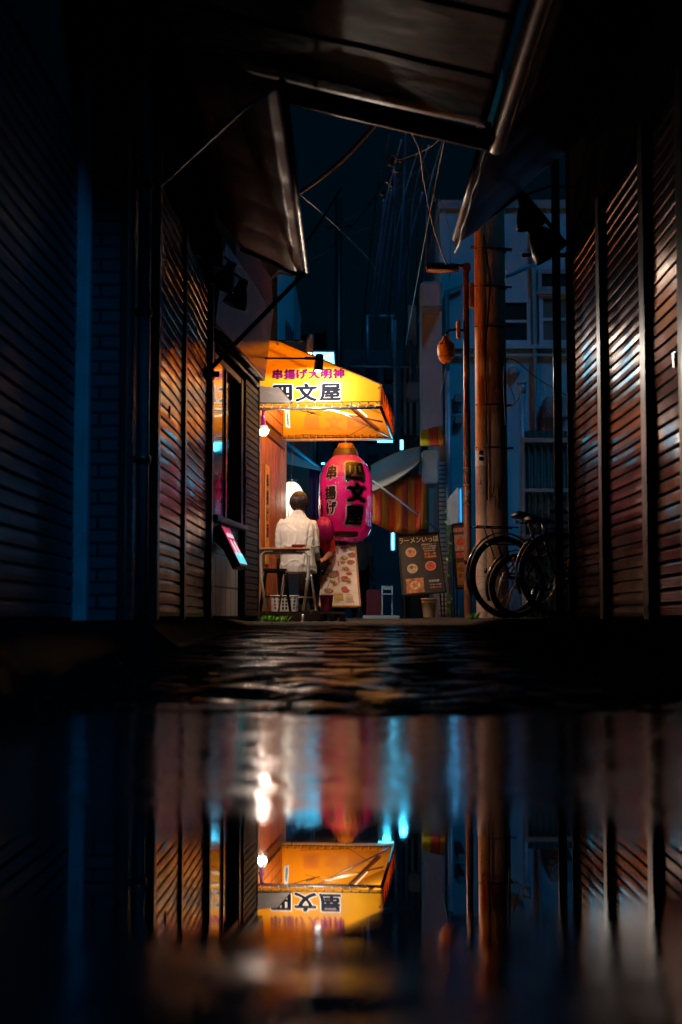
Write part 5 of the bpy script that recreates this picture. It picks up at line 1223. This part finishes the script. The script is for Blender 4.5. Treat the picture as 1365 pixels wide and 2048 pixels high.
# ------------------------------------------------------------------ bicycles
def bicycle(label, Rw, wb, loc, rz, lean=0., color=None, basket=False):
    """built at the origin: rear wheel centre at x=0, front at x=wb, wheels in the xz plane"""
    t = thing('bicycle', label, 'bicycle', (0, 0, 0), 'bicycles parked beside the utility pole')
    fm = color or M['blackmetal']
    for i, x in enumerate((0, wb)):
        w = part('wheel', MB().torus((x, 0, Rw), .020, .012, (0, 1, 0), 16, 8).tube([(x, -.05, Rw), (x, .05, Rw)], .012, 8), M['chrome'], t)
        part('tyre', MB().torus((x, 0, Rw), Rw-.020, .020, (0, 1, 0), 56, 10), M['tyre'], w)
        part('rim', MB().torus((x, 0, Rw), Rw-.048, .010, (0, 1, 0), 48, 6), M['rim'], w)
        m = MB()
        for k_ in range(28):
            a = 2*math.pi*k_/28; s_ = .02*(1 if k_ % 2 else -1); a2 = a+.25*(1 if k_ % 4 < 2 else -1)
            m.tube([(x+.02*math.cos(a2), s_, Rw+.02*math.sin(a2)), (x+(Rw-.05)*math.cos(a), 0, Rw+(Rw-.05)*math.sin(a))], .0012, 4, cap=False)
        part('spokes', m, M['rim'], w)
        a0, a1 = ((R(20), R(205)) if i == 0 else (R(-5), R(160)))
        def fd(u, v, x=x, a0=a0, a1=a1):
            a = a0+(a1-a0)*u; rr = Rw+.022+.008*math.sin(math.pi*v); return Vector((x+rr*math.cos(a), -.028+.056*v, Rw+rr*math.sin(a)))
        part('mudguard', thick(sheet(fd, 30, 6), (0, 0, .0015)), M['fender'], t)
    bb = Vector((wb*.42, 0, Rw*.86)); st_ = Vector((wb*.27, 0, Rw*.86+.42)); hd0 = Vector((wb*.84, 0, Rw+.32)); hd1 = Vector((wb*.80, 0, Rw+.50))
    m = MB().tube([bb, st_], .016, 10).tube([bb+Vector((0, 0, .01)), hd0], .019, 10).tube([st_*.5+bb*.5, hd0+Vector((-.01, 0, .06))], .015, 10)
    for s_ in (-1, 1): m.tube([bb+Vector((0, s_*.02, 0)), (0, s_*.055, Rw)], .009, 8).tube([st_+Vector((0, s_*.01, -.05)), (0, s_*.055, Rw)], .008, 8).tube([hd0+Vector((0, s_*.03, -.03)), (wb, s_*.05, Rw)], .011, 8)
    m.tube([hd0-Vector((0, 0, .03)), hd1], .020, 10)
    part('frame', m, fm, t)
    part('seat_post', MB().tube([st_, st_+Vector((-.035, 0, .14))], .012, 8), M['chrome'], t)
    sd = st_+Vector((-.04, 0, .15))
    part('saddle', MB().loft([(sd+Vector((-.13, 0, .015)), .075, .02), (sd+Vector((-.10, 0, .02)), .095, .034), (sd+Vector((-.03, 0, .015)), .075, .030), (sd+Vector((.05, 0, .01)), .032, .024), (sd+Vector((.13, 0, .005)), .020, .016)], (0, 1, 0), 18), M['black'], t)
    part('saddle_spring', MB().torus(sd+Vector((-.08, .05, -.03)), .018, .005, (0, 0, 1), 14, 6).torus(sd+Vector((-.08, -.05, -.03)), .018, .005, (0, 0, 1), 14, 6).torus(sd+Vector((-.08, .05, -.045)), .018, .005, (0, 0, 1), 14, 6).torus(sd+Vector((-.08, -.05, -.045)), .018, .005, (0, 0, 1), 14, 6), M['chrome'], t)
    hb = part('handlebar', MB().tube([hd1, hd1+Vector((-.01, 0, .10))], .012, 8).tube([hd1+Vector((-.20, -.28, .12)), hd1+Vector((-.06, -.22, .13)), hd1+Vector((0, -.08, .10)), hd1+Vector((0, .08, .10)), hd1+Vector((-.06, .22, .13)), hd1+Vector((-.20, .28, .12))], .011, 8), M['chrome'], t)
    part('grip', MB().tube([hd1+Vector((-.20, -.28, .12)), hd1+Vector((-.10, -.24, .13))], .017, 8).tube([hd1+Vector((-.20, .28, .12)), hd1+Vector((-.10, .24, .13))], .017, 8), M['black'], hb)
    rk = MB()
    zr = 2*Rw+.07
    for s_ in (-1, 1): rk.tube([(.12, s_*.05, zr), (-.30, s_*.06, zr)], .006, 6).tube([(-.16, s_*.055, zr), (0, s_*.06, Rw)], .005, 6)
    for k_ in range(4): rk.tube([(-.28+k_*.12, -.06, zr), (-.28+k_*.12, .06, zr)], .005, 6)
    part('rear_rack', rk, M['blackmetal'], t)
    cg = part('chain_guard', MB().torus(bb+Vector((0, .03, 0)), .085, .006, (0, 1, 0), 28, 6).loft([(Vector((0, .035, Rw+.03)), .01, .012), (bb+Vector((0, .035, .08)), .01, .015)], (0, 1, 0), 8), M['chrome'], t)
    part('crank', MB().tube([bb+Vector((-.10, .07, -.12)), bb+Vector((0, .06, 0)), bb+Vector((0, -.06, 0)), bb+Vector((.10, -.07, .12))], .008, 8), M['chrome'], t)
    part('pedal', MB().bbox(bb.x-.14, bb.x-.06, .07, .15, bb.z-.13, bb.z-.11, .004), M['black'], t)
    part('pedal', MB().bbox(bb.x+.06, bb.x+.14, -.15, -.07, bb.z+.11, bb.z+.13, .004), M['black'], t)
    part('kickstand', MB().tube([(0, .06, Rw), (-.03, .16, .01)], .008, 8), M['chrome'], t)
    part('tail_reflector', MB().lathe([(.001, -.006), (.022, -.004), (.022, .004), (.001, .006)], M=Matrix.Translation((-Rw-.035, 0, Rw+.12)) @ Matrix.Rotation(R(90), 4, 'Y'), n=14), mat('red_reflector', (.4, .01, .01), rough=.15), t)
    if basket:
        m = MB()
        for z in (0, .07, .14, .21):
            m.tube([(hd1.x+.06, -.14-.1*z, hd1.z-.02+z), (hd1.x+.34+.2*z, -.14-.1*z, hd1.z-.02+z), (hd1.x+.34+.2*z, .14+.1*z, hd1.z-.02+z), (hd1.x+.06, .14+.1*z, hd1.z-.02+z), (hd1.x+.06, -.14-.1*z, hd1.z-.02+z)], .003, 4)
        for k_ in range(8): m.tube([(hd1.x+.06+k_*.04, -.14, hd1.z-.02), (hd1.x+.06+k_*.046, -.16, hd1.z+.19)], .002, 4).tube([(hd1.x+.06+k_*.04, .14, hd1.z-.02), (hd1.x+.06+k_*.046, .16, hd1.z+.19)], .002, 4).tube([(hd1.x+.34, -.14+.04*k_, hd1.z-.02), (hd1.x+.38, -.16+.045*k_, hd1.z+.19)], .002, 4)
        part('basket', m, M['rim'], t)
    t.location = loc; t.rotation_euler = (lean, 0, rz)
    return t
d1_ = 12.2
bicycle('bicycle with big rear wheel and mudguard nearest the concrete pole', .355, 1.08, (px_(1014, d1_), d1_, gz(px_(1000, d1_), d1_)+.002), R(26), lean=R(-3))
d2_ = 11.75
bicycle('small wheeled bicycle in the middle of the parked row', .268, .95, (px_(1034, d2_), d2_, gz(px_(1032, d2_), d2_)+.002), R(24), lean=R(4), color=M['rail'])
d3_ = 11.38
bicycle('bicycle half hidden behind the slim black post', .350, 1.10, (px_(1122, d3_), d3_, gz(px_(1120, d3_), d3_)+.002), R(17), lean=R(-4), basket=True)
m = sheet(lambda u, v: Vector((px_(1083, 11.25)+.17*u, 11.20+.10*v, gz(1.55, 11.25)+.012+.035*max(0, noise.noise(Vector((u*4, v*3, 8)))+.3)*math.sin(math.pi*u)*math.sin(math.pi*v))), 18, 12)
solo('cloth', m, M['pink_cloth'], 'crumpled bright pink cloth lying by the bicycle wheels', 'cloth')

# ------------------------------------------------------------------ buildings behind, right side
def window(parent, x0, x1, y, z0, z1, fm, gm, fw=.06, mid=True, nm='window'):
    m = MB().box(x0, x1, y-.05, y+.02, z0, z0+fw).box(x0, x1, y-.05, y+.02, z1-fw, z1).box(x0, x0+fw, y-.05, y+.02, z0+fw, z1-fw).box(x1-fw, x1, y-.05, y+.02, z0+fw, z1-fw)
    if mid: m.box(x0+fw, x1-fw, y-.045, y+.02, (z0+z1)/2-.02, (z0+z1)/2+.02)
    w = part(nm, m, fm, parent)
    part('pane', MB().box(x0+fw, x1-fw, y-.02, y-.005, z0+fw, z1-fw), gm, w)
    part('sill', MB().box(x0-.05, x1+.05, y-.10, y, z0-.06, z0-.005), fm, w)
    return w
BD = 20.
bb_ = thing('apartment_building', 'pale plastered building lit blue behind the concrete pole', 'building', (px_(1010, BD), BD, .2))
zt1 = pz(418, BD)
part('wall', MB().box(px_(884, BD), 9, BD, BD+6, -.1, zt1), M['blue_wall'], bb_)
part('parapet', MB().box(px_(880, BD), 9.05, BD-.05, BD+6.05, zt1, zt1+.12), M['grey_wall'], bb_)
part('ledge', MB().box(px_(884, BD)-.02, 9, BD-.12, BD, pz(700, BD), pz(692, BD)).box(px_(884, BD)-.02, 9, BD-.07, BD, pz(714, BD), pz(708, BD)), M['blue_wall'], bb_)
gdk = mat('night_glass', (.02, .035, .04), rough=.08, spec=.7)
window(bb_, px_(1000, BD), px_(1068, BD), BD, pz(690, BD), pz(598, BD), M['blue_wall'], gdk)
window(bb_, px_(1084, BD), px_(1180, BD), BD, pz(690, BD), pz(590, BD), M['blue_wall'], mat('curtain_glass', (.10, .14, .14), rough=.2))
window(bb_, px_(1082, BD), px_(1150, BD), BD, pz(583, BD), pz(540, BD), M['grey_wall'], gdk, mid=False)
window(bb_, px_(1200, BD), px_(1290, BD), BD, pz(690, BD), pz(598, BD), M['blue_wall'], gdk)
part('downpipe', MB().tube([(px_(897, BD), BD-.08, .3), (px_(897, BD), BD-.08, pz(585, BD)), (px_(930, BD), BD-.08, pz(572, BD))], .035, 10), M['grey_wall'], bb_)
m = MB()
for y_ in (790, 833): m.bbox(px_(912, BD), px_(928, BD), BD-.12, BD, pz(y_+17, BD), pz(y_, BD), .01)
part('meter_box', m, M['grey_wall'], bb_)
m = MB().tube([(px_(905, BD), BD-.1, pz(800, BD)), (px_(912, BD), BD-.1, pz(828, BD)), (px_(925, BD), BD-.1, pz(826, BD))], .012, 6).tube([(px_(903, BD), BD-.1, pz(850, BD)), (px_(906, BD), BD-.1, pz(835, BD)), (px_(914, BD), BD-.1, pz(836, BD))], .012, 6)
part('wall_cable', m, M['black'], bb_)
part('air_conditioner', MB().bbox(px_(1090, BD), px_(1140, BD), BD-.32, BD-.02, pz(842, BD), pz(800, BD), .02).torus((px_(1108, BD), BD-.33, pz(821, BD)), .11, .008, (0, 1, 0), 24, 6).torus((px_(1108, BD), BD-.33, pz(821, BD)), .06, .006, (0, 1, 0), 20, 6), M['grey_wall'], bb_)
part('vent_hood', MB().ball((px_(1032, BD), BD-.04, pz(745, BD)), (.09, .09, .08), 14), M['grey_wall'], bb_)
part('downpipe', MB().tube([(px_(1074, BD), BD-.08, .3), (px_(1074, BD), BD-.08, zt1)], .03, 10), M['grey_wall'], bb_)
# corrugated yard fence with pale frame
fe = thing('yard_fence', 'dark corrugated fence in a pale frame behind the bicycles', 'fence', (px_(1120, 18.5), 18.5, .2))
FD = 18.5
def corr(u, v): return Vector((px_(1052, FD)+2.2*u, FD+.025*math.sin(u*2*math.pi*26), .2+(pz(862, FD)-.2)*v))
part('sheet_panel', thick(sheet(corr, 260, 2), (0, .003, 0)), M['steel_corr'], fe)
part('frame', MB().box(px_(1046, FD), px_(1052, FD), FD-.06, FD+.04, .2, pz(875, FD)).box(px_(1046, FD), px_(1052, FD)+2.2, FD-.07, FD-.03, pz(886, FD), pz(877, FD)).box(px_(1046, FD), px_(1052, FD)+2.2, FD-.07, FD-.03, pz(985, FD), pz(978, FD)).box(px_(1046, FD), px_(1052, FD)+2.2, FD-.07, FD-.03, pz(1078, FD), pz(1070, FD)), M['grey_wall'], fe)
vp = thing('vent_pipe', 'capped vent pipe rising behind the corrugated fence', 'pipe', (px_(1049, 19), 19, .3))
part('pipe', MB().tube([(px_(1049, 19), 19, .3), (px_(1049, 19), 19, pz(785, 19))], .045, 14), M['rail_blue'], vp)
part('cap', MB().tube([(px_(1049, 19), 19, pz(786, 19)), (px_(1049, 19), 19, pz(766, 19))], .055, 14).tube([(px_(1049, 19), 19, pz(768, 19)), (px_(1049, 19), 19, pz(765, 19))], .07, 14), M['rail_blue'], vp)
# side lane shops between ramen board and pale building
rs = thing('side_shop', 'narrow shop with slatted white wall beyond the ramen board', 'building', (px_(905, 18), 18, .2))
part('wall', MB().box(px_(868, 18.8), px_(905, 18.8), 18.8, 19.9, -.1, pz(872, 18.8)).box(px_(845, 19.5), px_(886, 19.5), 19.3, 19.95, pz(872, 18.8), pz(572, 19.5)), M['grey_wall'], rs)
m = MB()
for k_ in range(34): m.box(px_(880, 18.8), px_(903, 18.8), 18.76, 18.795, .3+k_*.06, .3+k_*.06+.04)
part('louvre', m, M['white_paint'], rs)
part('corner_pipe', MB().tube([(px_(901, 18.6), 18.7, .25), (px_(901, 18.6), 18.7, pz(740, 18.6))], .04, 12), M['rail_blue'], rs)
part('overhang', MB().bbox(px_(843, 19.2), px_(886, 19.2), 18.9, 19.3, pz(625, 19.2), pz(572, 19.2), .03), M['grey_wall'], rs)
part('shutter_box', MB().bbox(px_(846, 17.9), px_(880, 17.9), 17.9, 18.7, pz(966, 17.9), pz(900, 17.9), .02), M['blue_wall'], rs)
# beige canvas awning + striped curtain
AW = 17.8
ba = thing('canvas_awning', 'beige curved canvas awning reaching left from the side shop', 'awning', at(842, 900, AW))
def bf(u, v):
    px0 = 742+100*u; top = 932-38*u-6*math.sin(u*3.1); low = 985-62*u+12*math.sin(u*3.1)*.6
    py_ = top+(low-top)*v; p = at(px0, py_, AW+1.6*(1-v)*(1-.3*u)-.15*math.sin(v*math.pi))
    return p
part('cover', thick(sheet(bf, 24, 14), (0, .004, 0)), M['beige_awn'], ba)
part('rail', MB().tube([bf(i/10, 1) for i in range(11)], .012, 6), M['rail'], ba)
part('trim', MB().tube([bf(i/10, 0) for i in range(11)], .010, 6), M['stripe_yel'], ba)
part('stay', MB().tube([at(745, 961, AW-.1), at(880, 1063, AW+.3)], .012, 6), M['rail_blue'], ba)
sc2 = thing('striped_curtain', 'red and yellow striped canvas curtain under the beige awning', 'curtain', at(800, 1055, AW))
def cf(u, v):
    px0 = 738+118*u; top = 975-30*u; low = 1042+22*math.sin(u*2.6)+6*u; 
    if u > .85: low = 1058
    p = at(px0, top+(low-top)*v, AW+.2); p.y += .05*math.sin(u*18+v*2)
    return p
ns = 9
for i in range(ns):
    s0, s1 = i/ns, (i+1)/ns
    part('stripe', thick(sheet(lambda u, v, s0=s0, s1=s1: cf(s0+(s1-s0)*u, v), 4, 8), (0, .003, 0)), M['stripe_red'] if i % 2 else M['stripe_yel'], sc2)
fa = thing('striped_awning', 'small yellow and red striped awning flap above the side shop', 'awning', at(865, 893, AW))
for i, (p0, p1) in enumerate(((842, 860), (860, 878), (878, 888))):
    def ff(u, v, p0=p0, p1=p1):
        x = p0+(p1-p0)*u; top = 858-15*((x-842)/46)**.6; p = at(x, top+(892-top)*v, AW-.3); p.y += .35*(1-v)**1.5; return p
    part('stripe', thick(sheet(ff, 6, 8), (0, .003, 0)), (M['stripe_yel'], M['stripe_red'], M['stripe_yel'])[i] if i != 0 else fabric('lime_stripe_canvas', (.55, .50, .02), trans=.35), fa)
# ------------------------------------------------------------------ beyond the skewer shop, left
ls = thing('corner_shop', 'dark shop beyond the cedar wall with a bright blue canopy', 'building', (px_(560, 19.5), 19.5, .2))
part('wall', MB().box(-3.2, px_(622, 20), 20, 24, -.1, 4.2), M['dark_wall'], ls)
part('blue_canopy', thick(sheet(lambda u, v: Vector((px_(545, 18.4)+(px_(642, 18.4)-px_(545, 18.4))*u, 18.4+1.5*v, (pz(862+82*u*.9, 18.4))+.06*v)), 10, 4), (0, 0, .01)), M['cyan_awn'], ls)
part('canopy_skirt', MB().slab([at(560, 895, 18.38), at(640, 936, 18.38), at(640, 941, 18.38), at(560, 925, 18.38)], .01), M['cyan_awn'], ls)
part('curtain', thick(sheet(lambda u, v: Vector((px_(618, 19.6)+.32*u, 19.6+.03*math.sin(u*14), pz(1062, 19.6)+(pz(936, 19.6)-pz(1062, 19.6))*v)), 20, 4), (0, .004, 0)), M['noren'], ls)
lamp('canopy_light', 'POINT', at(610, 950, 18.9), 9, (.05, .6, 1), ls, .3)
part('tube_lamp', MB().tube([at(643, 927, 18.8), at(650, 927, 18.8)], .012, 8), M['cyan_glow'], ls)
wl = thing('round_lantern', 'glowing white oval lantern behind the seated person', 'lantern', at(590, 1045, 17.9))
cw = at(583, 1005, 17.9)
part('globe', MB().ball(cw, (.17, .17, .27), 24), M['white_lantern'], wl)
part('cap', MB().lathe([(.07, .26), (.07, .29), (.001, .29)], c=cw, n=18).lathe([(.07, -.26), (.07, -.29), (.001, -.29)], c=cw, n=18), M['black'], wl)
lamp('lantern_light', 'POINT', cw-Vector((0, .35, 0)), 4, (1, .85, .65), wl, .12)
tw = thing('tower_house', 'tall narrow blue grey house behind the yellow awning', 'building', (px_(570, 26), 26, .2))
part('wall', MB().box(px_(548, 26), px_(586, 26), 26, 30, -.1, pz(545, 26)), M['blue_wall'], tw)
m = MB()
for k_ in range(5): m.box(px_(572, 26)+k_*.04, px_(572, 26)+k_*.04+.012, 25.96, 25.99, pz(760, 26), pz(640+k_*6, 26))
part('crack_lines', m, M['dark_wall'], tw)
part('eave', MB().box(px_(535, 26)-.2, px_(548, 26), 25.8, 28, pz(640, 26), pz(560, 26)), M['dark_wall'], tw)
tr2 = thing('temple_roof', 'small dark red roofed hut behind the awning', 'building', (px_(610, 30), 30, .2))
part('wall', MB().box(px_(590, 30), px_(632, 30), 30, 32, -.1, pz(668, 30)), M['dark_wall'], tr2)
part('roof', extr([(-.35, pz(672, 30)), (.05, pz(640, 30)), (.45, pz(664, 30)), (.40, pz(670, 30)), (-.3, pz(678, 30))], 0, 2.4, lambda a, b, z: Vector((px_(610, 30)+b, 29.7+a, z))), mat('red_roof', (.16, .02, .015), rough=.6), tr2)
# lit cyan roof sign
ls2 = thing('lit_roof_sign', 'glowing pale cyan box sign peeping over the awning edge', 'sign', at(640, 735, 22))
part('lit_face', MB().slab([at(596, 704, 21.9), at(668, 705, 21.9), at(670, 742, 21.9), at(596, 742, 21.9)], .02), M['sign_glow'], ls2)
part('case', MB().slab([at(594, 703, 22.0), at(671, 703, 22.0), at(672, 744, 22.0), at(594, 744, 22.0)], .12), M['grey_wall'], ls2)
part('post', MB().tube([at(630, 744, 22.1), Vector((at(630, 744, 22.1).x, 22.1, .2))], .05, 8), M['blackmetal'], ls2)
lamp('roof_sign_light', 'AREA', at(640, 722, 21.7), 6, (.10, .62, 1), ls2, aim=at(700, 800, 15), size=(.6, .3))
# far end of the lane: dark blocks, tubes of light
fb = thing('far_building', 'dark building closing the lane with balconies', 'building', (px_(740, 34), 34, .2))
part('wall', MB().box(px_(690, 34), px_(850, 34), 34, 38, -.1, pz(700, 34)).box(px_(620, 34), px_(690, 34), 34.5, 38, -.1, pz(860, 34)), M['dark_wall'], fb)
for i in range(5):
    for j in range(4): part('window', MB().box(px_(700+j*36, 34), px_(722+j*36, 34), 33.93, 33.99, pz(760+i*60, 34), pz(728+i*60, 34)), gdk, fb)
part('balcony_rail', MB().tube([at(735, 630, 33), at(735, 735, 33)], .03, 6).tube([at(735, 632, 33), at(790, 632, 33)], .03, 6).tube([at(785, 632, 33), at(785, 720, 33)], .02, 6), M['rail_blue'], fb)
sp_ = thing('side_building', 'blue grey block with stacked ducts right of the lane end', 'building', (px_(835, 23), 23, .2))
part('wall', MB().box(px_(822, 23), px_(884, 23), 23, 26, -.1, pz(780, 23)), M['dark_wall'], sp_)
part('panel', MB().box(px_(819, 22.8), px_(836, 22.8), 22.8, 22.95, pz(690, 22.8), pz(610, 22.8)), M['blue_wall'], sp_)
m = MB()
for i, x in enumerate((812, 824, 838, 850)): m.tube([(px_(x, 22.6), 22.6, pz(870, 22.6)), (px_(x, 22.6), 22.6, pz(700-20*(i % 2), 22.6))], .03, 8)
part('ducts', m, M['grey_wall'], sp_)
part('cabinet', MB().bbox(px_(840, 22.4), px_(872, 22.4), 22.3, 22.7, pz(735, 22.4), pz(700, 22.4), .03).bbox(px_(815, 22.4), px_(842, 22.4), 22.3, 22.7, pz(800, 22.4), pz(765, 22.4), .03), M['grey_wall'], sp_)
part('bracket', MB().tube([at(700, 733, 22.5), at(818, 733, 22.5)], .02, 6).tube([at(790, 640, 22.5), at(790, 870, 22.5)], .03, 6), M['rail_blue'], sp_)
far_pole = thing('far_pole', 'dark far utility pole rising straight above the lane', 'utility pole', (px_(677, 30), 30, .27))
part('shaft', MB().tube([(px_(677, 30), 30, .2), (px_(677, 30), 30, pz(395, 30))], .075, 10), M['black'], far_pole)
part('crossarm', MB().tube([at(655, 455, 30), at(702, 450, 30)], .03, 6), M['black'], far_pole)
def tube_lamp(label, px, y0, y1, d, r, e, mm=None):
    t = thing('tube_lamp', label, 'lamp', at(px, y1, d), 'cyan tube lamps')
    part('tube', MB().tube([at(px, y0, d), at(px, y1, d)], r, 10), mm or M['cyan_glow'], t)
    part('holder', MB().box(at(px, y0, d).x-.03, at(px, y0, d).x+.03, d+.015, d+.05, pz(y1+1, d), pz(y0-1, d)), M['grey_wall'], t)
    if e: lamp('tube_light', 'POINT', at(px, (y0+y1)/2, d)-Vector((0, .1, 0)), e, (.05, .6, 1), t, .06)
tube_lamp('short upright cyan tube left of the ramen board', 786.5, 1066, 1100, 17.6, .012, .8)
tube_lamp('slanting cyan strip high beyond the awning corner', 804, 880, 899, 21, .02, 4)
# things at the lane's foot
bn = solo('storage_bin', MB().bbox(px_(733, 20), px_(762, 20), 19.8, 20.1, gz(.3, 20), pz(1180, 20), .015), M['maroon'], 'maroon upright bin standing behind the paper menu board', 'bin')
st2 = solo('door_step', MB().bbox(px_(726, 18.6), px_(800, 18.6), 18.55, 19.1, .22, pz(1231, 18.6), .01), M['pale_plastic'], 'long pale blue step lying at the foot of the lane', 'step')
fc = thing('folding_chair', 'pale blue folding chair beside the ramen board', 'chair', (px_(775, 18.8), 18.8, .25))
part('seat', MB().bbox(px_(764, 18.8), px_(786, 18.8), 18.7, 18.95, pz(1190, 18.8), pz(1187, 18.8), .004), M['pale_plastic'], fc)
for x in (765, 785):
    part('leg', MB().tube([at(x, 1172, 18.95), at(x, 1230, 18.7)], .010, 6), M['pale_plastic'], fc)
part('backrest', MB().bbox(px_(765, 18.95), px_(785, 18.95), 18.93, 18.96, pz(1180, 18.95), pz(1172, 18.95), .004), M['pale_plastic'], fc)

# ------------------------------------------------------------------ cables
def cable(pts, r, m_, label, g_=None):
    solo('cable', MB().tube(sag([at(*p) for p in pts]), r, 6), m_, label, 'cable', group=g_)
G = 'cables strung over the lane'
cable([(560, 400, 12), (602, 383, 11.8), (655, 345, 11.4), (705, 300, 11), (770, 225, 10.4), (790, 190, 10)], .020, M['cable_warm'], 'thick brown cable bundle sagging across the top of the gap', G)
cable([(596, 520, 11.6), (612, 487, 11.5), (650, 430, 12), (683, 376, 12.6)], .012, M['cable_warm'], 'short brown cable above the tip of the left canopy', G)
cable([(618, 520, 11.2), (660, 495, 11.8), (715, 440, 12.4), (755, 385, 13), (785, 325, 13.5)], .005, M['cable_warm'], 'thin orange wire running up from the left canopy tip to the insulators', G)
cable([(790, 322, 13.5), (845, 302, 13), (875, 282, 12.5), (895, 255, 12)], .005, M['cable_warm'], 'thin orange wire from the insulators to the roof beam', G)
cable([(800, 225, 11), (838, 295, 11.8), (848, 360, 12.6), (868, 455, 13.4), (893, 528, 13.9)], .007, M['cable_warm'], 'pale wire dropping down onto the street lamp head', G)
cable([(838, 295, 14), (872, 400, 14.5), (884, 520, 15)], .004, M['cable'], 'dark wire hanging behind the street lamp head', G)
cable([(880, 260, 13), (892, 262, 13.1), (875, 350, 14), (850, 480, 16), (812, 690, 20)], .007, M['cable_blue'], 'blue lit wire falling from the roof beam to the side building', G)
for i, (a, b2, c2) in enumerate((((783, 380), (765, 500), (748, 650)), ((797, 360), (778, 480), (756, 640)), ((845, 385), (815, 500), (795, 610)), ((790, 340), (788, 470), (780, 620)), ((812, 250), (806, 420), (796, 600)), ((768, 400), (760, 520), (752, 640)))):
    cable([(*a, 22), (*b2, 24), (*c2, 26)], .018, M['cable_blue'], 'long bluish wire hanging in the bundle left of the pale building', 'bluish wires of the hanging bundle')
cable([(600, 388, 12), (660, 440, 14), (740, 520, 18), (760, 560, 20)], .004, M['cable'], 'dark wire sloping down behind the orange wire', G)
cable([(1012, 850, 14.3), (1060, 720, 16), (1150, 830, 18)][:1]+[(1014, 720, 14.2), (1080, 760, 15), (1150, 800, 16)], .006, M['cable'], 'dark wire from the concrete pole across the pale building', G)
cable([(1016, 760, 14.2), (1030, 800, 15), (1022, 815, 15.5), (1040, 795, 17)], .006, M['cable'], 'looped dark wire between concrete pole and vent pipe', G)
cable([(938, 545, 13.9), (925, 620, 13.9), (915, 650, 13.9)], .003, M['cable_blue'], 'short thin wire below the street lamp arm', G)
cable([(893, 733, 13.9), (880, 790, 15), (850, 850, 17), (830, 880, 18)], .004, M['cable'], 'dark wire dropping from the dome camera to the side shop', G)
cable([(586, 882, 15.6), (583, 950, 15.6), (577, 1035, 15.6)], .004, M['black'], 'thin dark cord hanging beside the seated person', G)
cable([(850, 420, 16), (880, 400, 17), (900, 470, 18), (900, 560, 19.5)], .006, M['cable'], 'dark wire in front of the pale building corner', G)
wr_ = random.Random(4)
for i in range(9):
    x0_ = 760+i*14+wr_.uniform(-6, 6); x1_ = 735+i*16+wr_.uniform(-14, 14)
    cable([(x0_+wr_.uniform(10, 40), 300+wr_.uniform(-40, 30), 20), (x0_, 400+wr_.uniform(-30, 30), 21), ((x0_+x1_)/2+wr_.uniform(-8, 8), 520, 23), (x1_, 640+wr_.uniform(-20, 60), 25)], .009+.005*wr_.random(), M['cable_blue'] if i % 2 else M['cable'], 'thin wire of the tangle between far pole and pale building', 'thin wires of the far tangle')
for i, (a, b2, c2) in enumerate((((610, 395), (700, 455), (790, 470)), ((690, 440), (770, 400), (845, 330)), ((700, 470), (800, 420), (900, 300)))):
    cable([(*a, 24), (*b2, 26), (*c2, 28)], .010, M['cable'], ('dark wire from the left canopy toward the far pole', 'lower wire from the far pole up to the right', 'wire from the far pole toward the pale roof')[i], G)
ic = thing('insulators', 'cluster of orange lit cable insulators high over the lane', 'insulators', at(785, 322, 13.5))
part('ring', MB().torus(at(785, 320, 13.5), .055, .007, (.2, 1, 0), 20, 6), M['cable_warm'], ic)
part('clamp', MB().tube([at(783, 330, 13.5), at(787, 316, 13.5)], .02, 8).tube([at(797, 320, 13.5), at(806, 322, 13.5)], .016, 8).tube([at(791, 343, 13.5), at(803, 340, 13.5)], .013, 8), M['cable_warm'], ic)
part('clamp', MB().tube([at(762, 389, 13.5), at(772, 382, 13.5)], .014, 8).tube([at(781, 372, 13.5), at(786, 368, 13.5)], .02, 8).tube([at(774, 365, 13.5), at(784, 345, 13.5)], .01, 8), M['cable_warm'], ic)
m = MB()
for k_ in range(8):
    a = 14+k_*.0; m.tube(sag([at(540+k_*3, 560-k_*4, 11.6), at(560+k_*4, 548-k_*2, 11.4), at(590+k_*1, 552-k_, 11.15), at(606, 543, 11.05)], 4), .004, 5)
solo('wire_bundle', m, M['cable_warm'], 'bundle of loose brown wires under the left canopy tip', 'wires')
# near ivy strand by the side shop
m = MB(); rr_ = random.Random(8)
stem = sag([at(905, 1240, 17.5), at(898, 1150, 17.5), at(903, 1060, 17.5), at(915, 975, 17.5)], 8)
for i in range(60):
    p = stem[rr_.randrange(len(stem))]+Vector((rr_.gauss(0, .04), rr_.gauss(0, .03), rr_.gauss(0, .04))); a = rr_.uniform(0, 6.28); l_ = rr_.uniform(.03, .07)
    d_ = Vector((math.cos(a), rr_.uniform(-.4, .4), math.sin(a)*.8)).normalized(); s_ = d_.cross(Vector((0, 1, .3))).normalized()*l_*.3
    m.add([p, p+d_*l_*.5+s_, p+d_*l_, p+d_*l_*.5-s_], [(0, 1, 2, 3)])
iv = thing('climbing_plant', 'leafy climbing plant beside the narrow food sign', 'plant', at(903, 1238, 17.5))
part('leaves', m, M['leaf'], iv); part('stem', MB().tube(stem, .006, 5), M['wood_dark'], iv)
